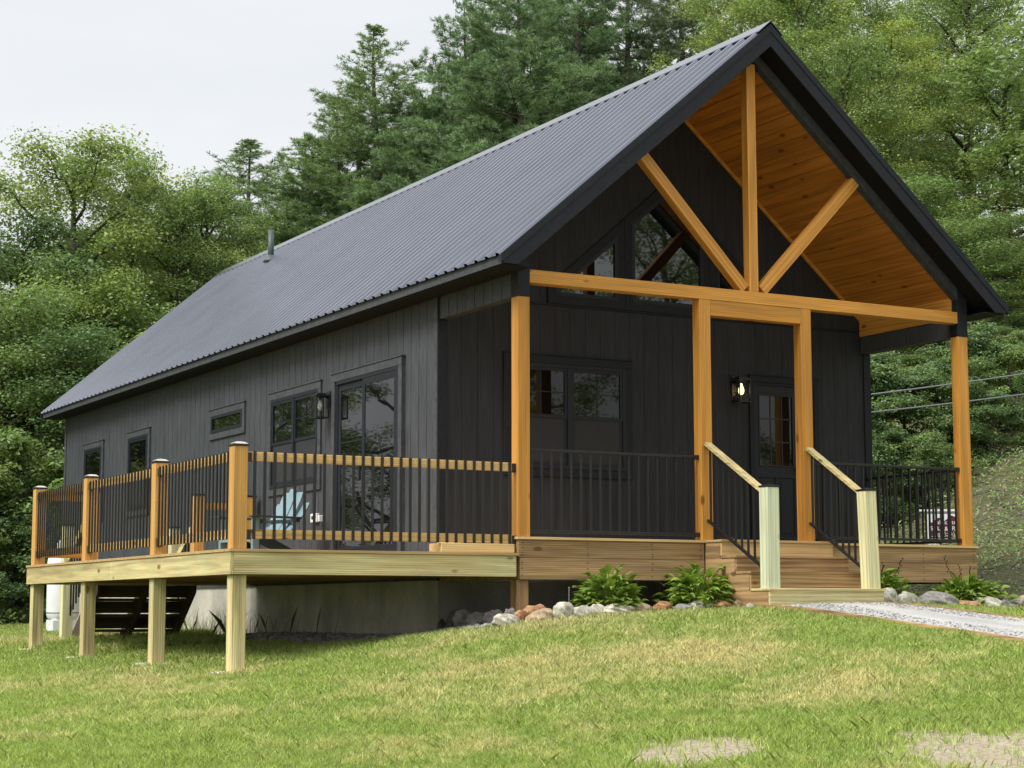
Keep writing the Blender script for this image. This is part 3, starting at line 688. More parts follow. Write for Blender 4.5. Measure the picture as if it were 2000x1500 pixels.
for s in (-1,1):
    mb=MB(); mb.box(-1.36,-.62,cy+s*.33-.065,cy+s*.33+.065,zd+.53,zd+.553); mb.build('armrest',M['chairshade'],CH,bevel=.008)
    MB().box(-1.33,-1.23,cy+s*.30-.02,cy+s*.30+.02,zd,zd+.53).build('leg',M['chair'],CH,bevel=.004)
    MB().prism([(-1.32,.37),(-1.2,.37),(-.46,.08),(-.40,0),(-.52,0),(-1.32,.26)],cy+s*.265-.012,cy+s*.265+.012,lambda a,b,d:(a,d,zd+b)).build('leg',M['chairshade'],CH)
MB().box(-.66,-.63,cy-.36,cy+.36,zd+.49,zd+.529).build('back_brace',M['chairshade'],CH)
MB().box(-1.335,-1.31,cy-.28,cy+.28,zd+.24,zd+.37).build('apron',M['chair'],CH)

CH.rotation_euler=(0,0,R(19))
# ------------------------------------------------------------------ ground sheet
def axis(lo,hi,step,far,grow=1.22):
    a=list(np.arange(lo,hi+1e-6,step)); s=step
    while a[-1]<far: s*=grow; a.append(a[-1]+s)
    s=step; b=[]; x=lo
    while x>-far: s*=grow; x-=s; b.append(x)
    return np.array(b[::-1]+a)
gx=axis(-7.5,12,.15,400); gy=axis(-9.5,10,.15,400)
GX,GY=np.meshgrid(gx,gy); GZ=ground(np.clip(GX,-70,70),np.clip(GY,-50,100))
# keep the soil below the walk
def bare_f(x,y):
    """0..1: bare sandy soil near the drive"""
    a=np.exp(-(((x+2.33)/.60)**2+((y+6.50)/.50)**2)**.9)
    # the corner towards the drive: everything beyond a slanting line
    v=(x+1.15)*.735-(y+7.15)*.68*-1.0*-1.0; b=1/(1+np.exp(-(( -(y+6.98)-.30*(x+1.1)+.10*np.sin(x*5))/.26)))*(1/(1+np.exp(-(x+1.55)/.12)))
    c=np.exp(-(((x+.35)/.55)**2+((y+6.55)/.22)**2)**1.3)*.7
    return np.clip(np.maximum(a,.92*b),0,1)
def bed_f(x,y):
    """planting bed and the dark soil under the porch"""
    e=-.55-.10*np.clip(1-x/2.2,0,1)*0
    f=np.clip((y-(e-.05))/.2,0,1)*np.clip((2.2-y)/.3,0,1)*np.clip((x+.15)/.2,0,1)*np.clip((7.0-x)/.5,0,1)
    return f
def gravel_f(x,y):
    edge=-.95+.30*np.clip((1.8-y)/1.8,0,1)+.12*np.sin(y*1.7)
    f=np.clip((x-edge)/.15,0,1)*np.clip((.35-x)/.2,0,1)*np.clip((y+.25)/.3,0,1)*np.clip((6.9-y)/.5,0,1); return f
def path_f(x,y): return ((x>2.24)&(x<3.86)&(y<-1.05)&(y>-14)).astype(float)
def bank_f(x,y):
    return np.clip((x-7.0-.12*np.clip(y,-5,30)*0)/1.2,0,1)*np.clip((y+1.5)/2,0,1)
def forest_f(x,y):
    d=(x-CAM[0])*.482+(y-CAM[1])*.868
    return np.clip((d-33)/4,0,1)
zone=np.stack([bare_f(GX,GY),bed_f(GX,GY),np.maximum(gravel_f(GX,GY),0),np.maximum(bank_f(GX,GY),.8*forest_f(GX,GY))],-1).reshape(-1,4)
nxn,nyn=len(gx),len(gy)
me=bpy.data.meshes.new('ground'); V=np.stack([GX,GY,GZ],-1).reshape(-1,3)
idx=np.arange(nxn*nyn).reshape(nyn,nxn); F=np.stack([idx[:-1,:-1],idx[:-1,1:],idx[1:,1:],idx[1:,:-1]],-1).reshape(-1,4)
me.vertices.add(len(V)); me.vertices.foreach_set('co',V.astype(np.float32).ravel()); me.loops.add(F.size); me.loops.foreach_set('vertex_index',F.ravel().astype(np.int32))
me.polygons.add(len(F)); me.polygons.foreach_set('loop_start',np.arange(0,F.size,4,dtype=np.int32))
try: me.polygons.foreach_set('loop_total',np.full(len(F),4,np.int32))
except Exception: pass
me.update(calc_edges=True); me.polygons.foreach_set('use_smooth',np.ones(len(F),bool))
a=me.attributes.new('zone','FLOAT_COLOR','POINT'); a.data.foreach_set('color',zone.astype(np.float32).ravel())
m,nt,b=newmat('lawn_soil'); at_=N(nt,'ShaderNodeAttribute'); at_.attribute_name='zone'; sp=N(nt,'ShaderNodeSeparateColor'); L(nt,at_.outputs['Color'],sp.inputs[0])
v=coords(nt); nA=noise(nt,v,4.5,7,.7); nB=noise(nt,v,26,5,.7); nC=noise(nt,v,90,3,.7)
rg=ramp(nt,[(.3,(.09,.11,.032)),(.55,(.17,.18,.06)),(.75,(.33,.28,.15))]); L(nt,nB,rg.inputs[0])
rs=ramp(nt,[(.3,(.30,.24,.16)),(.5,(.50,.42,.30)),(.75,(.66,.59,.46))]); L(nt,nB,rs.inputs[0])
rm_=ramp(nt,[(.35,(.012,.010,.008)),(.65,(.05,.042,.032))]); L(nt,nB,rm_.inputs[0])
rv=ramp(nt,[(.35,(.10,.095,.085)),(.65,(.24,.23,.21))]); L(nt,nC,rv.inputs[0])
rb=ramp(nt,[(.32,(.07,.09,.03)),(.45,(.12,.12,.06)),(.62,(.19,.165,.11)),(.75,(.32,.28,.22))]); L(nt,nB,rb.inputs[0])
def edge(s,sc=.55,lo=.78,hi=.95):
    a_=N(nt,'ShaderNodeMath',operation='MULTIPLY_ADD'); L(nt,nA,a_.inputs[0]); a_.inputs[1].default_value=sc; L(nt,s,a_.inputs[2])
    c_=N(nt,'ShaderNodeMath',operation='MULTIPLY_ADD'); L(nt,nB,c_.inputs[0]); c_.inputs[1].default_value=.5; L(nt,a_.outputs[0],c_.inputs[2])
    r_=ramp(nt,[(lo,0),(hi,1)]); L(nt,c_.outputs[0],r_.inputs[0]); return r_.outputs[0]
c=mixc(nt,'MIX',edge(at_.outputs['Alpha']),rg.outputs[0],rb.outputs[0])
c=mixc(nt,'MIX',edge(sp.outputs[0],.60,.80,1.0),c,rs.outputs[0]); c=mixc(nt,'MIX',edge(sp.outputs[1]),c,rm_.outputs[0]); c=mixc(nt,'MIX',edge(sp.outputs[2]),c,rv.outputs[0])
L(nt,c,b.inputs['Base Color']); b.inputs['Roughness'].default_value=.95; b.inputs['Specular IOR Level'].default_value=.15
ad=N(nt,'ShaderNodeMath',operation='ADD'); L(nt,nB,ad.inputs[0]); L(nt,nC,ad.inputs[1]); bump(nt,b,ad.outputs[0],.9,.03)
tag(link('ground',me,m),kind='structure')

# ------------------------------------------------------------------ walkway
def ribbon(x0,x1,y0,y1,dz,n=60,nx_=7):
    mb=MB(); ys=np.linspace(y0,y1,n); xs=np.linspace(x0,x1,nx_)
    vs=[(x,y,float(ground(x,y))+dz) for y in ys for x in xs]
    mb.add(vs,[(j*nx_+i,j*nx_+i+1,(j+1)*nx_+i+1,(j+1)*nx_+i) for j in range(n-1) for i in range(nx_-1)]); return mb
m,nt,b=newmat('crushed_stone'); v=coords(nt); n1=noise(nt,v,55,4,.7); r1=ramp(nt,[(.33,(.21,.205,.195)),(.48,(.42,.41,.39)),(.7,(.52,.51,.485))]); L(nt,n1,r1.inputs[0])
n2=noise(nt,coords(nt,(3,.5,1)),1.6,4); r2=ramp(nt,[(.4,.86),(.62,1.1)]); L(nt,n2,r2.inputs[0]); L(nt,mixc(nt,'MULTIPLY',1,r1.outputs[0],r2.outputs[0]),b.inputs['Base Color']); b.inputs['Roughness'].default_value=.9; bump(nt,b,n1,.6,.012)
tag(ribbon(2.29,3.81,-15,-1.0,.035,110,9).build('path',m,smooth=True),kind='structure')
def rocksmesh(name,pts,sizes,tints,mat,kind):
    ico=[(0,0,-1),(.724,-.526,-.447),(-.276,-.851,-.447),(-.894,0,-.447),(-.276,.851,-.447),(.724,.526,-.447),(.276,-.851,.447),(-.724,-.526,.447),(-.724,.526,.447),(.276,.851,.447),(.894,0,.447),(0,0,1)]
    fc=[(0,1,2),(1,0,5),(0,2,3),(0,3,4),(0,4,5),(1,5,10),(2,1,6),(3,2,7),(4,3,8),(5,4,9),(1,10,6),(2,6,7),(3,7,8),(4,8,9),(5,9,10),(6,10,11),(7,6,11),(8,7,11),(9,8,11),(10,9,11)]
    ico=np.array(ico); fc=np.array(fc); n=len(pts)
    jit=1+.35*(RNG.random((n,12,1))-.5); q=RNG.normal(size=(n,3,3)); q=np.linalg.qr(q)[0]
    sc=np.stack([sizes,sizes*(.6+.4*RNG.random(n)),sizes*(.45+.35*RNG.random(n))],-1)
    vv=np.einsum('nij,nkj->nki',q,ico[None]*jit)*sc[:,None,:]+pts[:,None,:]
    tri=vv[:,fc,:].reshape(-1,3); me=npmesh(name,tri,3,np.repeat(tints,60,axis=0)); o=link(name,me,mat); return tag(o,kind=kind)
m,nt,b=newmat('pebble'); at_=N(nt,'ShaderNodeAttribute'); at_.attribute_name='tint'; L(nt,at_.outputs['Color'],b.inputs['Base Color']); b.inputs['Roughness'].default_value=.85; M['pebble']=m
n=5200; x=RNG.uniform(2.31,3.79,n); y=-1.1-RNG.random(n)**1.3*7.0; z=ground(x,y)+.036; g=RNG.uniform(.10,.52,n)
keep=(fbm(x*1.3+3,y*.5,9)+.25*np.abs(x-3.05)/.75)>.44
tag(rocksmesh('path_gravel',np.stack([x,y,z],-1)[keep],RNG.uniform(.006,.016,n)[keep],np.stack([g,g*.97,g*.92],-1)[keep],M['pebble'],'stuff'),'loose pale crushed stone scattered along the walkway','gravel')
n=5200; x=RNG.uniform(-1.15,.02,n); y=RNG.uniform(-.1,7.0,n); k=gravel_f(x,y)>.3; x=x[k];y=y[k];n=len(x); g=RNG.uniform(.14,.5,n)
tag(rocksmesh('drip_line_gravel',np.stack([x,y,ground(x,y)+.012],-1),RNG.uniform(.018,.045,n),np.stack([g,g*.96,g*.9],-1),M['pebble'],'stuff'),'grey river stones under the deck along the foundation','gravel')
for x,lab in ((2.262,'thin wooden edging board on the lawn side of the walkway'),(3.838,'thin wooden edging board on the planting bed side of the walkway')):
    mb=MB(); ys=np.linspace(-1.14,-14,60)
    for y0,y1 in zip(ys[:-1],ys[1:]): mb.add([(xx,yy,float(ground(x,yy))+dz) for yy in (y0,y1) for xx,dz in ((x-.019,-.06),(x+.019,-.06),(x+.019,.05),(x-.019,.05))],[(0,1,5,4),(1,2,6,5),(2,3,7,6),(3,0,4,7)])
    tag(mb.build('path_edging',M['tan_y']),lab,'edging')

# ------------------------------------------------------------------ rocks along the bed
def rock(w,d,h,seed,ang,flat):
    rg_=np.random.default_rng(seed); bm=bmesh.new(); bmesh.ops.create_icosphere(bm,subdivisions=4,radius=1)
    dirs=rg_.normal(size=(10 if ang else 6,3)); dirs/=np.linalg.norm(dirs,axis=1)[:,None]; lv=rg_.uniform(.55,.88,len(dirs)) if ang else rg_.uniform(.74,.95,len(dirs))
    ph=rg_.uniform(0,6,6)
    for v in bm.verts:
        p=np.array(v.co); 
        for dd,l in zip(dirs,lv):
            t=p@dd
            if t>l: p=p-dd*(t-l)*.9
        p=p*(1+.05*math.sin(p[0]*4+ph[0])*math.sin(p[1]*5+ph[1])+.05*math.sin(p[2]*9+ph[2]+p[0]*7)+.035*math.sin(p[1]*17+ph[3]+p[0]*11))
        v.co=(p[0]*w/2,p[1]*d/2,p[2]*h*.62+h*.36)
    me=bpy.data.meshes.new('rock'); bm.to_mesh(me); bm.free(); me.polygons.foreach_set('use_smooth',[True]*len(me.polygons)); return me
RK=[ # x,y,w,h,mat,angular,label
(-.18,1.35,.13,.15,'rk_dark',1,'small dark rock against the foundation corner under the deck, first of the edging row'),
(-.16,1.08,.22,.21,'rk_dark',1,'upright mottled dark rock under the deck beside the foundation corner'),
(-.20,.80,.24,.20,'rk_grey',1,'rough speckled grey rock under the deck, third from the foundation corner'),
(-.19,.50,.24,.15,'rk_grey',0,'smooth wide grey boulder under the deck front edge'),
(-.13,.26,.20,.16,'rk_grey',0,'smooth round grey boulder just left of the left porch support post'),
(-.08,.06,.15,.17,'rk_grey',1,'pale speckled grey rock touching the left side of the porch support post'),
(.15,-.10,.25,.17,'rk_rust',1,'rusty pink angular rock perched highest, right of the left porch support post'),
(-.11,-.25,.19,.13,'rk_rust',1,'small brown flat rock in front of the left porch support post'),
(.06,-.36,.38,.14,'rk_tan',1,'long slanted tan slab below the rusty pink rock'),
(-.32,-.30,.26,.12,'rk_white',0,'lowest white rock at the left end of the white stones, beside the grass'),
(.26,-.46,.25,.17,'rk_white',0,'large white boulder right of the long tan slab'),
(.45,-.50,.21,.13,'rk_white',0,'white rounded rock left of the first hosta'),
(.62,-.50,.18,.12,'rk_white',0,'cream rock directly below the left edge of the first hosta'),
(.87,-.52,.40,.11,'rk_white',0,'long low whitish grey rock below the first hosta'),
(1.15,-.52,.23,.10,'rk_tan',1,'brownish grey low rock right below the first hosta'),
(1.40,-.50,.29,.11,'rk_rust',1,'flat orange rock between the first and second hosta'),
(1.63,-.52,.22,.08,'rk_grey',1,'low grey brown rock right of the flat orange rock'),
(1.84,-.55,.26,.11,'rk_white',0,'white rock in front of the second hosta'),
(2.07,-.57,.32,.10,'rk_rust',1,'flat brown slab below the second hosta'),
(2.26,-.61,.16,.11,'rk_tan',1,'small tan rock left of the rust red block by the steps'),
(2.40,-.70,.21,.15,'rk_rust',1,'rust red blocky rock close to the front steps'),
(2.21,-.90,.12,.07,'rk_white',0,'tiny white rock at the left foot of the bottom step'),
(4.20,-.72,.28,.19,'rk_white',0,'rounded pale boulder just right of the bottom step'),
(4.50,-.71,.25,.17,'rk_white',1,'white pointed rock second right of the bottom step'),
(4.89,-.70,.48,.17,'rk_grey',0,'largest grey boulder in the row right of the steps'),
(5.37,-.66,.40,.09,'rk_rust',1,'flat brown slab below the last hosta on the right'),
(5.72,-.61,.32,.14,'rk_white',0,'speckled white rock at the right end of the flat brown slab'),
(6.10,-.60,.38,.12,'rk_grey',0,'grey low rock right of the speckled white rock, by the hose'),
(6.62,-.36,.36,.14,'rk_tan',0,'pale tan rock at the far right end of the rock edging')]
for i,(x,y,w,h,mt,ang,lab) in enumerate(RK):
    o=link('rock',rock(w*1.16,w*.74,h*1.12,100+i,ang,0),M[mt],loc=(x,y,float(ground(x,y))-.008)); o.rotation_euler=(R(random.uniform(-8,8)),R(random.uniform(-8,8)),R(random.uniform(-25,25)))
    if 'slanted' in lab: o.rotation_euler=(0,R(-14),R(10))
    tag(o,lab,'rock','rocks edging the planting bed')

# ------------------------------------------------------------------ hostas
def hosta(seed,rad,n,ht,loc,label,stalks=0):
    rg_=np.random.default_rng(seed); mb=[]; tn=[]
    for i in range(n):
        a=rg_.uniform(0,2*math.pi); el=math.asin(rg_.random()**.8)*.98      # a dome of leaves, some low to the ground
        rr=rg_.uniform(.62,1.0); lump=1+.22*math.sin(3*a+seed)+.12*math.sin(7*a+2*seed)
        ca,sa=math.cos(a),math.sin(a)
        p1=np.array([rad*.80*rr*lump*math.cos(el)*ca,rad*.80*rr*lump*math.cos(el)*sa,.03+ht*.86*rr*math.sin(el)*(1+.18*math.sin(5*a+seed))])
        ln=rg_.uniform(.10,.175); wd=ln*rg_.uniform(.20,.30); up=.55*math.sin(el)+rg_.uniform(-.15,.45)
        aa=a+rg_.normal()*.5; ca,sa=math.cos(aa),math.sin(aa)
        d=np.array([ca*math.cos(up),sa*math.cos(up),math.sin(up)]); p2=p1+d*ln+np.array([0,0,-ln*rg_.uniform(.1,.5)])
        side=unit(np.array([-sa,ca,rg_.uniform(-.5,.5)])); sh=rg_.uniform(.65,1.3); ty=rg_.uniform(0,1); t_=np.array([1+.35*ty,1+.14*ty,1-.1*ty])*sh
        wf=[.15,.8,1,.8,.42,.03]; segs=5; prev=None
        for j in range(segs+1):
            t=j/segs; c_=(1-t)**2*p1+2*t*(1-t)*(p1+d*ln*.55+np.array([0,0,.012]))+t*t*p2
            fold=np.array([0,0,.30*wd*wf[j]]); l_=c_+side*wd*wf[j]+fold; r_=c_-side*wd*wf[j]+fold
            if prev is not None:
                mb+= [prev[0],prev[1],c_,l_, prev[1],prev[2],r_,c_]; tn+=[t_]*8
            prev=(l_,c_,r_)
        p0=np.array([p1[0]*.12,p1[1]*.12,0]); w=side*.0035; mb+=[p0-w,p0+w,p1+w,p1-w]; tn+=[t_*.7]*4
    root=thing('hosta',label,'plant',loc,'hostas in the planting bed')
    me=npmesh('foliage',np.array(mb),4,np.array(tn)); o=link('foliage',me,M['hosta']); o.parent=root
    for k in range(stalks):
        a=rg_.uniform(0,6.28); r_=rg_.uniform(.02,.2); h=rg_.uniform(.42,.62); s_=MB(); e=(r_*math.cos(a)*1.6,r_*math.sin(a)*1.6,h)
        s_.tube([(r_*.3*math.cos(a),r_*.3*math.sin(a),0),(r_*math.cos(a),r_*math.sin(a),h*.6),e],[.004,.003,.002],5)
        for q in range(7): z_=h*(.72+.05*q); s_.lathe([(.001,-.014),(.007,0),(.001,.014)],(e[0]*(.8+.03*q)+rg_.uniform(-.015,.015),e[1]*(.8+.03*q)+rg_.uniform(-.015,.015),z_),5)
        so_=s_.build('flower_stalk',M['hosta']); so_.parent=root
    return root
gz=lambda x,y: float(ground(x,y))
hosta(1,.38,330,.46,(.92,-.26,gz(.92,-.26)),'leafy green hosta below the porch, leftmost of the four')
hosta(2,.45,400,.48,(2.0,-.30,gz(2.0,-.30)),'large green hosta beside the left side of the front steps')
hosta(3,.38,300,.40,(4.42,-.30,gz(4.42,-.30)),'green hosta with flower stalks partly behind the right newel post',6)
hosta(4,.47,380,.33,(5.72,-.30,gz(5.72,-.30)),'wide low green hosta at the right end of the porch',3)
hs=MB(); pts=[(4.85,.10,-.45),(4.93,-.12,-.55),(5.05,-.38,-.66),(5.3,-.48,-.70),(5.7,-.46,-.70),(6.05,-.40,-.62),(6.3,-.62,-.66),(6.55,-.95,-.77),(6.9,-1.5,-.80),(7.6,-2.2,-.80)]
cv=[]; 
for i in range(len(pts)-1):
    for t in (0,.33,.66):
        p0,p1,p2,p3=[Vector(pts[min(max(i+k,0),len(pts)-1)]) for k in (-1,0,1,2)]
        cv.append(.5*((2*p1)+(p2-p0)*t+(2*p0-5*p1+4*p2-p3)*t*t+(-p0+3*p1-3*p2+p3)*t**3))
hs.tube(cv,.016,8); tag(hs.build('garden_hose',M['metal'],smooth=True),'black garden hose trailing over the rocks at the right end of the bed','hose')
st=MB(); st.tube([(.52,-.12,-.83),(.525,-.12,-.52)],.006,6); st.lathe([(.002,-.012),(.010,0),(.002,.012)],(.525,-.12,-.52),8); tag(st.build('plant_stake',M['grey']),'thin pale stake standing left of the first hosta','stake')

# ------------------------------------------------------------------ propane tank
T=thing('propane_tank','white upright propane tank behind the deck beside the house','tank',(-.58,14.6,gz(-.58,14.6)))
tz=gz(-.58,14.6)+.14; tb=MB(); r=.27
tb.lathe([(.02,0),(.12,.008),(.21,.045),(.255,.10),(r,.17),(r,1.02),(.255,1.10),(.21,1.155),(.12,1.19),(.02,1.2)],(-.58,14.6,tz),28); tb.build('tank_body',M['white'],T,smooth=True)
tb=MB(); tb.lathe([(.10,1.18),(.115,1.2),(.115,1.33),(.10,1.38),(.03,1.40)],(-.58,14.6,tz),20); tb.build('valve_dome',M['white'],T,smooth=True)
tb=MB(); tb.lathe([(.271,.165),(.2735,.17),(.2735,.18),(.271,.185)],(-.58,14.6,tz),28); tb.build('weld_band',M['grey'],T,smooth=True)
MB().box(-.80,-.36,14.40,14.80,tz-.28,tz+.06).build('base_block',M['white'],T,bevel=.01)

# ------------------------------------------------------------------ hanging sign
SG=thing('yard_sign','white hanging yard sign with maroon roof shapes seen through the right porch railing','sign',(9.9,4.6,gz(9.9,4.6)))
ex=Vector((.874,-.486,0)); sc=Vector((9.27,4.5,0))
def sp_(u,n,z): p=sc+ex*u+Vector((-.486,-.874,0))*n; return (p.x,p.y,z)   # n: towards the viewer
def sbox(u0,u1,n0,n1,z0,z1): return MB().box(u0,u1,n0,n1,z0,z1,sp_)
sbox(0,.72,-.02,.02,.69,.72).build('arm',M['white'],SG,bevel=.004)
sbox(.66,.72,-.035,.035,gz(9.95,4.1)-.2,.80).build('post',M['white'],SG,bevel=.004)
sbox(.12,.64,-.012,.012,.285,.655).build('sign_board',M['white'],SG,bevel=.003)
sbox(.12,.64,-.010,.0135,.660,.685).build('hanger_bar',M['grey'],SG)
sbox(.12,.655,-.012,.012,.175,.262).build('rider_board',M['white'],SG,bevel=.003)
MB().prism([(.135,.30),(.63,.30),(.63,.555),(.56,.60),(.47,.635),(.41,.585),(.36,.545),(.33,.57),(.29,.605),(.24,.575),(.20,.535),(.135,.525)],.0125,.016,lambda a,b,d:sp_(a,d,b)).build('roof_emblem',M['maroon'],SG)
mb=MB()
pa=[(.36+.10*math.cos(t),.252-.042*math.sin(t)) for t in np.linspace(0,math.pi,13)]
for (a0,b0),(a1,b1) in zip(pa[:-1],pa[1:]): mb.beam(sp_(a0,.0145,b0),sp_(a1,.0145,b1),.004,.02)
mb.build('arc_mark',M['metal'],SG)

def text(s,u,z,h,par,n=.0165,mat='white'):
    cu=bpy.data.curves.new('txt','FONT'); cu.body=s; cu.size=h; cu.extrude=.001; cu.align_x='LEFT'
    ob=bpy.data.objects.new('txt',cu); COL.objects.link(ob); dg=bpy.context.evaluated_depsgraph_get(); me=bpy.data.meshes.new_from_object(ob.evaluated_get(dg)); bpy.data.objects.remove(ob)
    vs=np.zeros(len(me.vertices)*3); me.vertices.foreach_get('co',vs); vs=vs.reshape(-1,3)
    out=np.array([sp_(u+v[0],n+v[2],z+v[1]) for v in vs]); me.vertices.foreach_set('co',out.astype(np.float32).ravel()); me.update()
    me.materials.clear(); return link('lettering',me,M[mat],par)
for s,u,z,h in (('al',.255,.505,.085),('ic',.355,.505,.085),('tr',.475,.505,.085),('S',.16,.415,.085),('L',.26,.415,.085),('&',.365,.410,.085),('Re',.475,.415,.085),('07',.262,.325,.07),('52',.362,.325,.07),('21',.485,.325,.07)): text(s,u,z,h,SG)
# ------------------------------------------------------------------ wires
for (x0,z0,sl_),lab in (((8.46,2.383,.161),'upper of the two bright utility wires crossing the trees right of the porch'),((8.45,2.119,.1434),'lower of the two bright utility wires crossing the trees right of the porch'),((8.43,2.909,.186),'faint utility wire just under the porch eave on the right'),((10.5,3.396,.192),'highest faint utility wire crossing the trees on the right')):
    pts=[(x,4.5,z0+sl_*(x-x0)+.003*(x-8.5)*(x-11.5)) for x in np.linspace(6.5,17,24)]
    w=MB().tube(pts,.013 if 'bright' in lab else .008,6).build('utility_wire',M['grey'] if 'bright' in lab else M['metal'],smooth=True); tag(w,lab,'wire','utility wires')
# ------------------------------------------------------------------ grass
def wedge(n,d0,d1,p0,p1,pw=1.0):
    d=np.sqrt(RNG.uniform(d0**2,d1**2,n)) if pw==1 else d0+(d1-d0)*RNG.random(n)**pw
    px=RNG.uniform(p0,p1,n); s=(px-1000)/3629.83
    return CAM[0]+d*(.4893+.8741*s), CAM[1]+d*(.8806-.4857*s), d
def lawnmask(x,y):
    w=(fbm(x*4.5,y*4.5,3)-.5)*.5+(vnoise(x*16,y*16,5)-.5)*.3
    k=RNG.random(len(x))>np.clip((bare_f(x,y)+w*1.1-.12)/.55,0,.965)
    k&=(bed_f(x,y)+w*.6<.42); k&=(gravel_f(x,y)+w<.45); k&=(path_f(x,y)<.5)
    k&=~((x>.0)&(x<6.2)&(y>1.7)&(y<17)); k&=(bank_f(x,y)+w<.5)
    for yy in py: k&=np.hypot(x+2.98,y-yy-.05)>.15+.12*RNG.random(len(x))
    return k
def blades(x,y,h,wd,col,lean=.55):
    n=len(x); z=ground(x,y)-.004; a=RNG.uniform(0,2*math.pi,n); la=RNG.uniform(0,2*math.pi,n); ln=RNG.random(n)*lean*h
    bx,by=np.cos(a)*wd,np.sin(a)*wd; tx,ty=np.cos(la)*ln,np.sin(la)*ln
    p=np.stack([x,y,z],-1); w=np.stack([bx,by,np.zeros(n)],-1)
    mid=p+np.stack([tx*.35,ty*.35,h*.6],-1); tip=p+np.stack([tx,ty,h],-1)
    V=np.stack([p-w,p+w,mid+w*.75,tip,mid-w*.75],1).reshape(-1,3); V5=V
    c=np.repeat(col,5,axis=0); return V5,c
xs,ys,hs_,cs=[],[],[],[]
for n,d0,d1,p0,p1 in ((210000,10.2,13.5,-120,2120),(170000,13.5,17.5,-120,2120),(120000,17.5,24,-120,2120),(60000,24,38,-200,420),(45000,6.5,10.2,-300,2300),(70000,8,26,-1000,-120),(60000,8,22,2120,3000)):
    x,y,d=wedge(n,d0,d1,p0,p1); k=lawnmask(x,y)
    den=fbm(x*1.1+7,y*1.1,21)*.6+vnoise(x*9,y*9,8)*.4; thin=np.clip((.40-den)*3.0,0,.75)
    k&=RNG.random(n)>thin
    xs.append(x[k]); ys.append(y[k])
x=np.concatenate(xs); y=np.concatenate(ys); n=len(x)
clump=fbm(x*3.2,y*3.2,31); big=fbm(x*.55+2,y*.55+9,41); fine=vnoise(x*22,y*22,51)
h=.030+.032*RNG.random(n)+.038*np.clip(clump-.42,0,1)*1.6; h*=np.where(x<-1.2,1.0,.92); 
under=(x>-3.1)&(x<.1)&(y>5.2)&(y<10); h=np.where(under,h*1.6,h); h=np.where((x>-1.8)&(x<.1)&(y>.2)&(y<5.2),h*.6,h)
dry=np.clip((big-.54)*3.0+(clump-.52)*1.2+(fine-.5)*.7,0,1)
dry=np.clip(dry+.5*np.exp(-(((x+.5)/1.0)**2+((y+3.0)/.6)**2))+.6*np.exp(-(((x-.4)/1.2)**2+((y+.95)/.35)**2)),0,1)
dry=np.where(RNG.random(n)<.10,np.clip(dry+.5,0,1),dry)
g1=np.array([.265,.375,.095]); g2=np.array([.43,.515,.155]); g3=np.array([.66,.58,.34])
t=RNG.random(n)[:,None]*.6+np.clip(clump[:,None]-.3,0,1)*.6
col=g1*(1-t)+g2*t; col=col*(1-dry[:,None]*.85)+g3*dry[:,None]*.85
col*=(.72+.56*RNG.random(n))[:,None]*(.85+.35*fine[:,None])
tall=RNG.random(n)<.03*(clump>.5); h=np.where(tall,h*1.5,h)
wd=.0030+.0022*RNG.random(n); wd*=np.clip(((x-CAM[0])*.482+(y-CAM[1])*.868)/14,.85,1.9)
V5,c5=blades(x,y,h,wd,col,1.1)
tag(link('lawn_grass',npmesh('lawn_grass',V5,5,c5),M['grass']),'short patchy green and straw coloured lawn grass','grass',kind='stuff')
# tall weeds by the foundation beyond the deck
x=np.concatenate([RNG.uniform(-.75,-.05,420),RNG.uniform(-2.3,-.8,160),RNG.uniform(-1.2,0,60)]); y=np.concatenate([RNG.uniform(6.3,10.5,420),RNG.uniform(5.5,10,160),RNG.uniform(3,6.5,60)])
n=len(x); hh=RNG.uniform(.12,.46,n)*np.where(x>-.8,1,.6); cc=np.array([.20,.25,.07])*(.6+.8*RNG.random(n))[:,None]+np.array([.12,.07,.03])*(RNG.random(n)<.35)[:,None]
V5,c5=blades(x,y,hh,np.full(n,.0026),cc,.9); tag(link('tall_weeds',npmesh('tall_weeds',V5,5,c5),M['grass']),'tall wispy weeds along the foundation beyond the deck','weeds',kind='stuff')

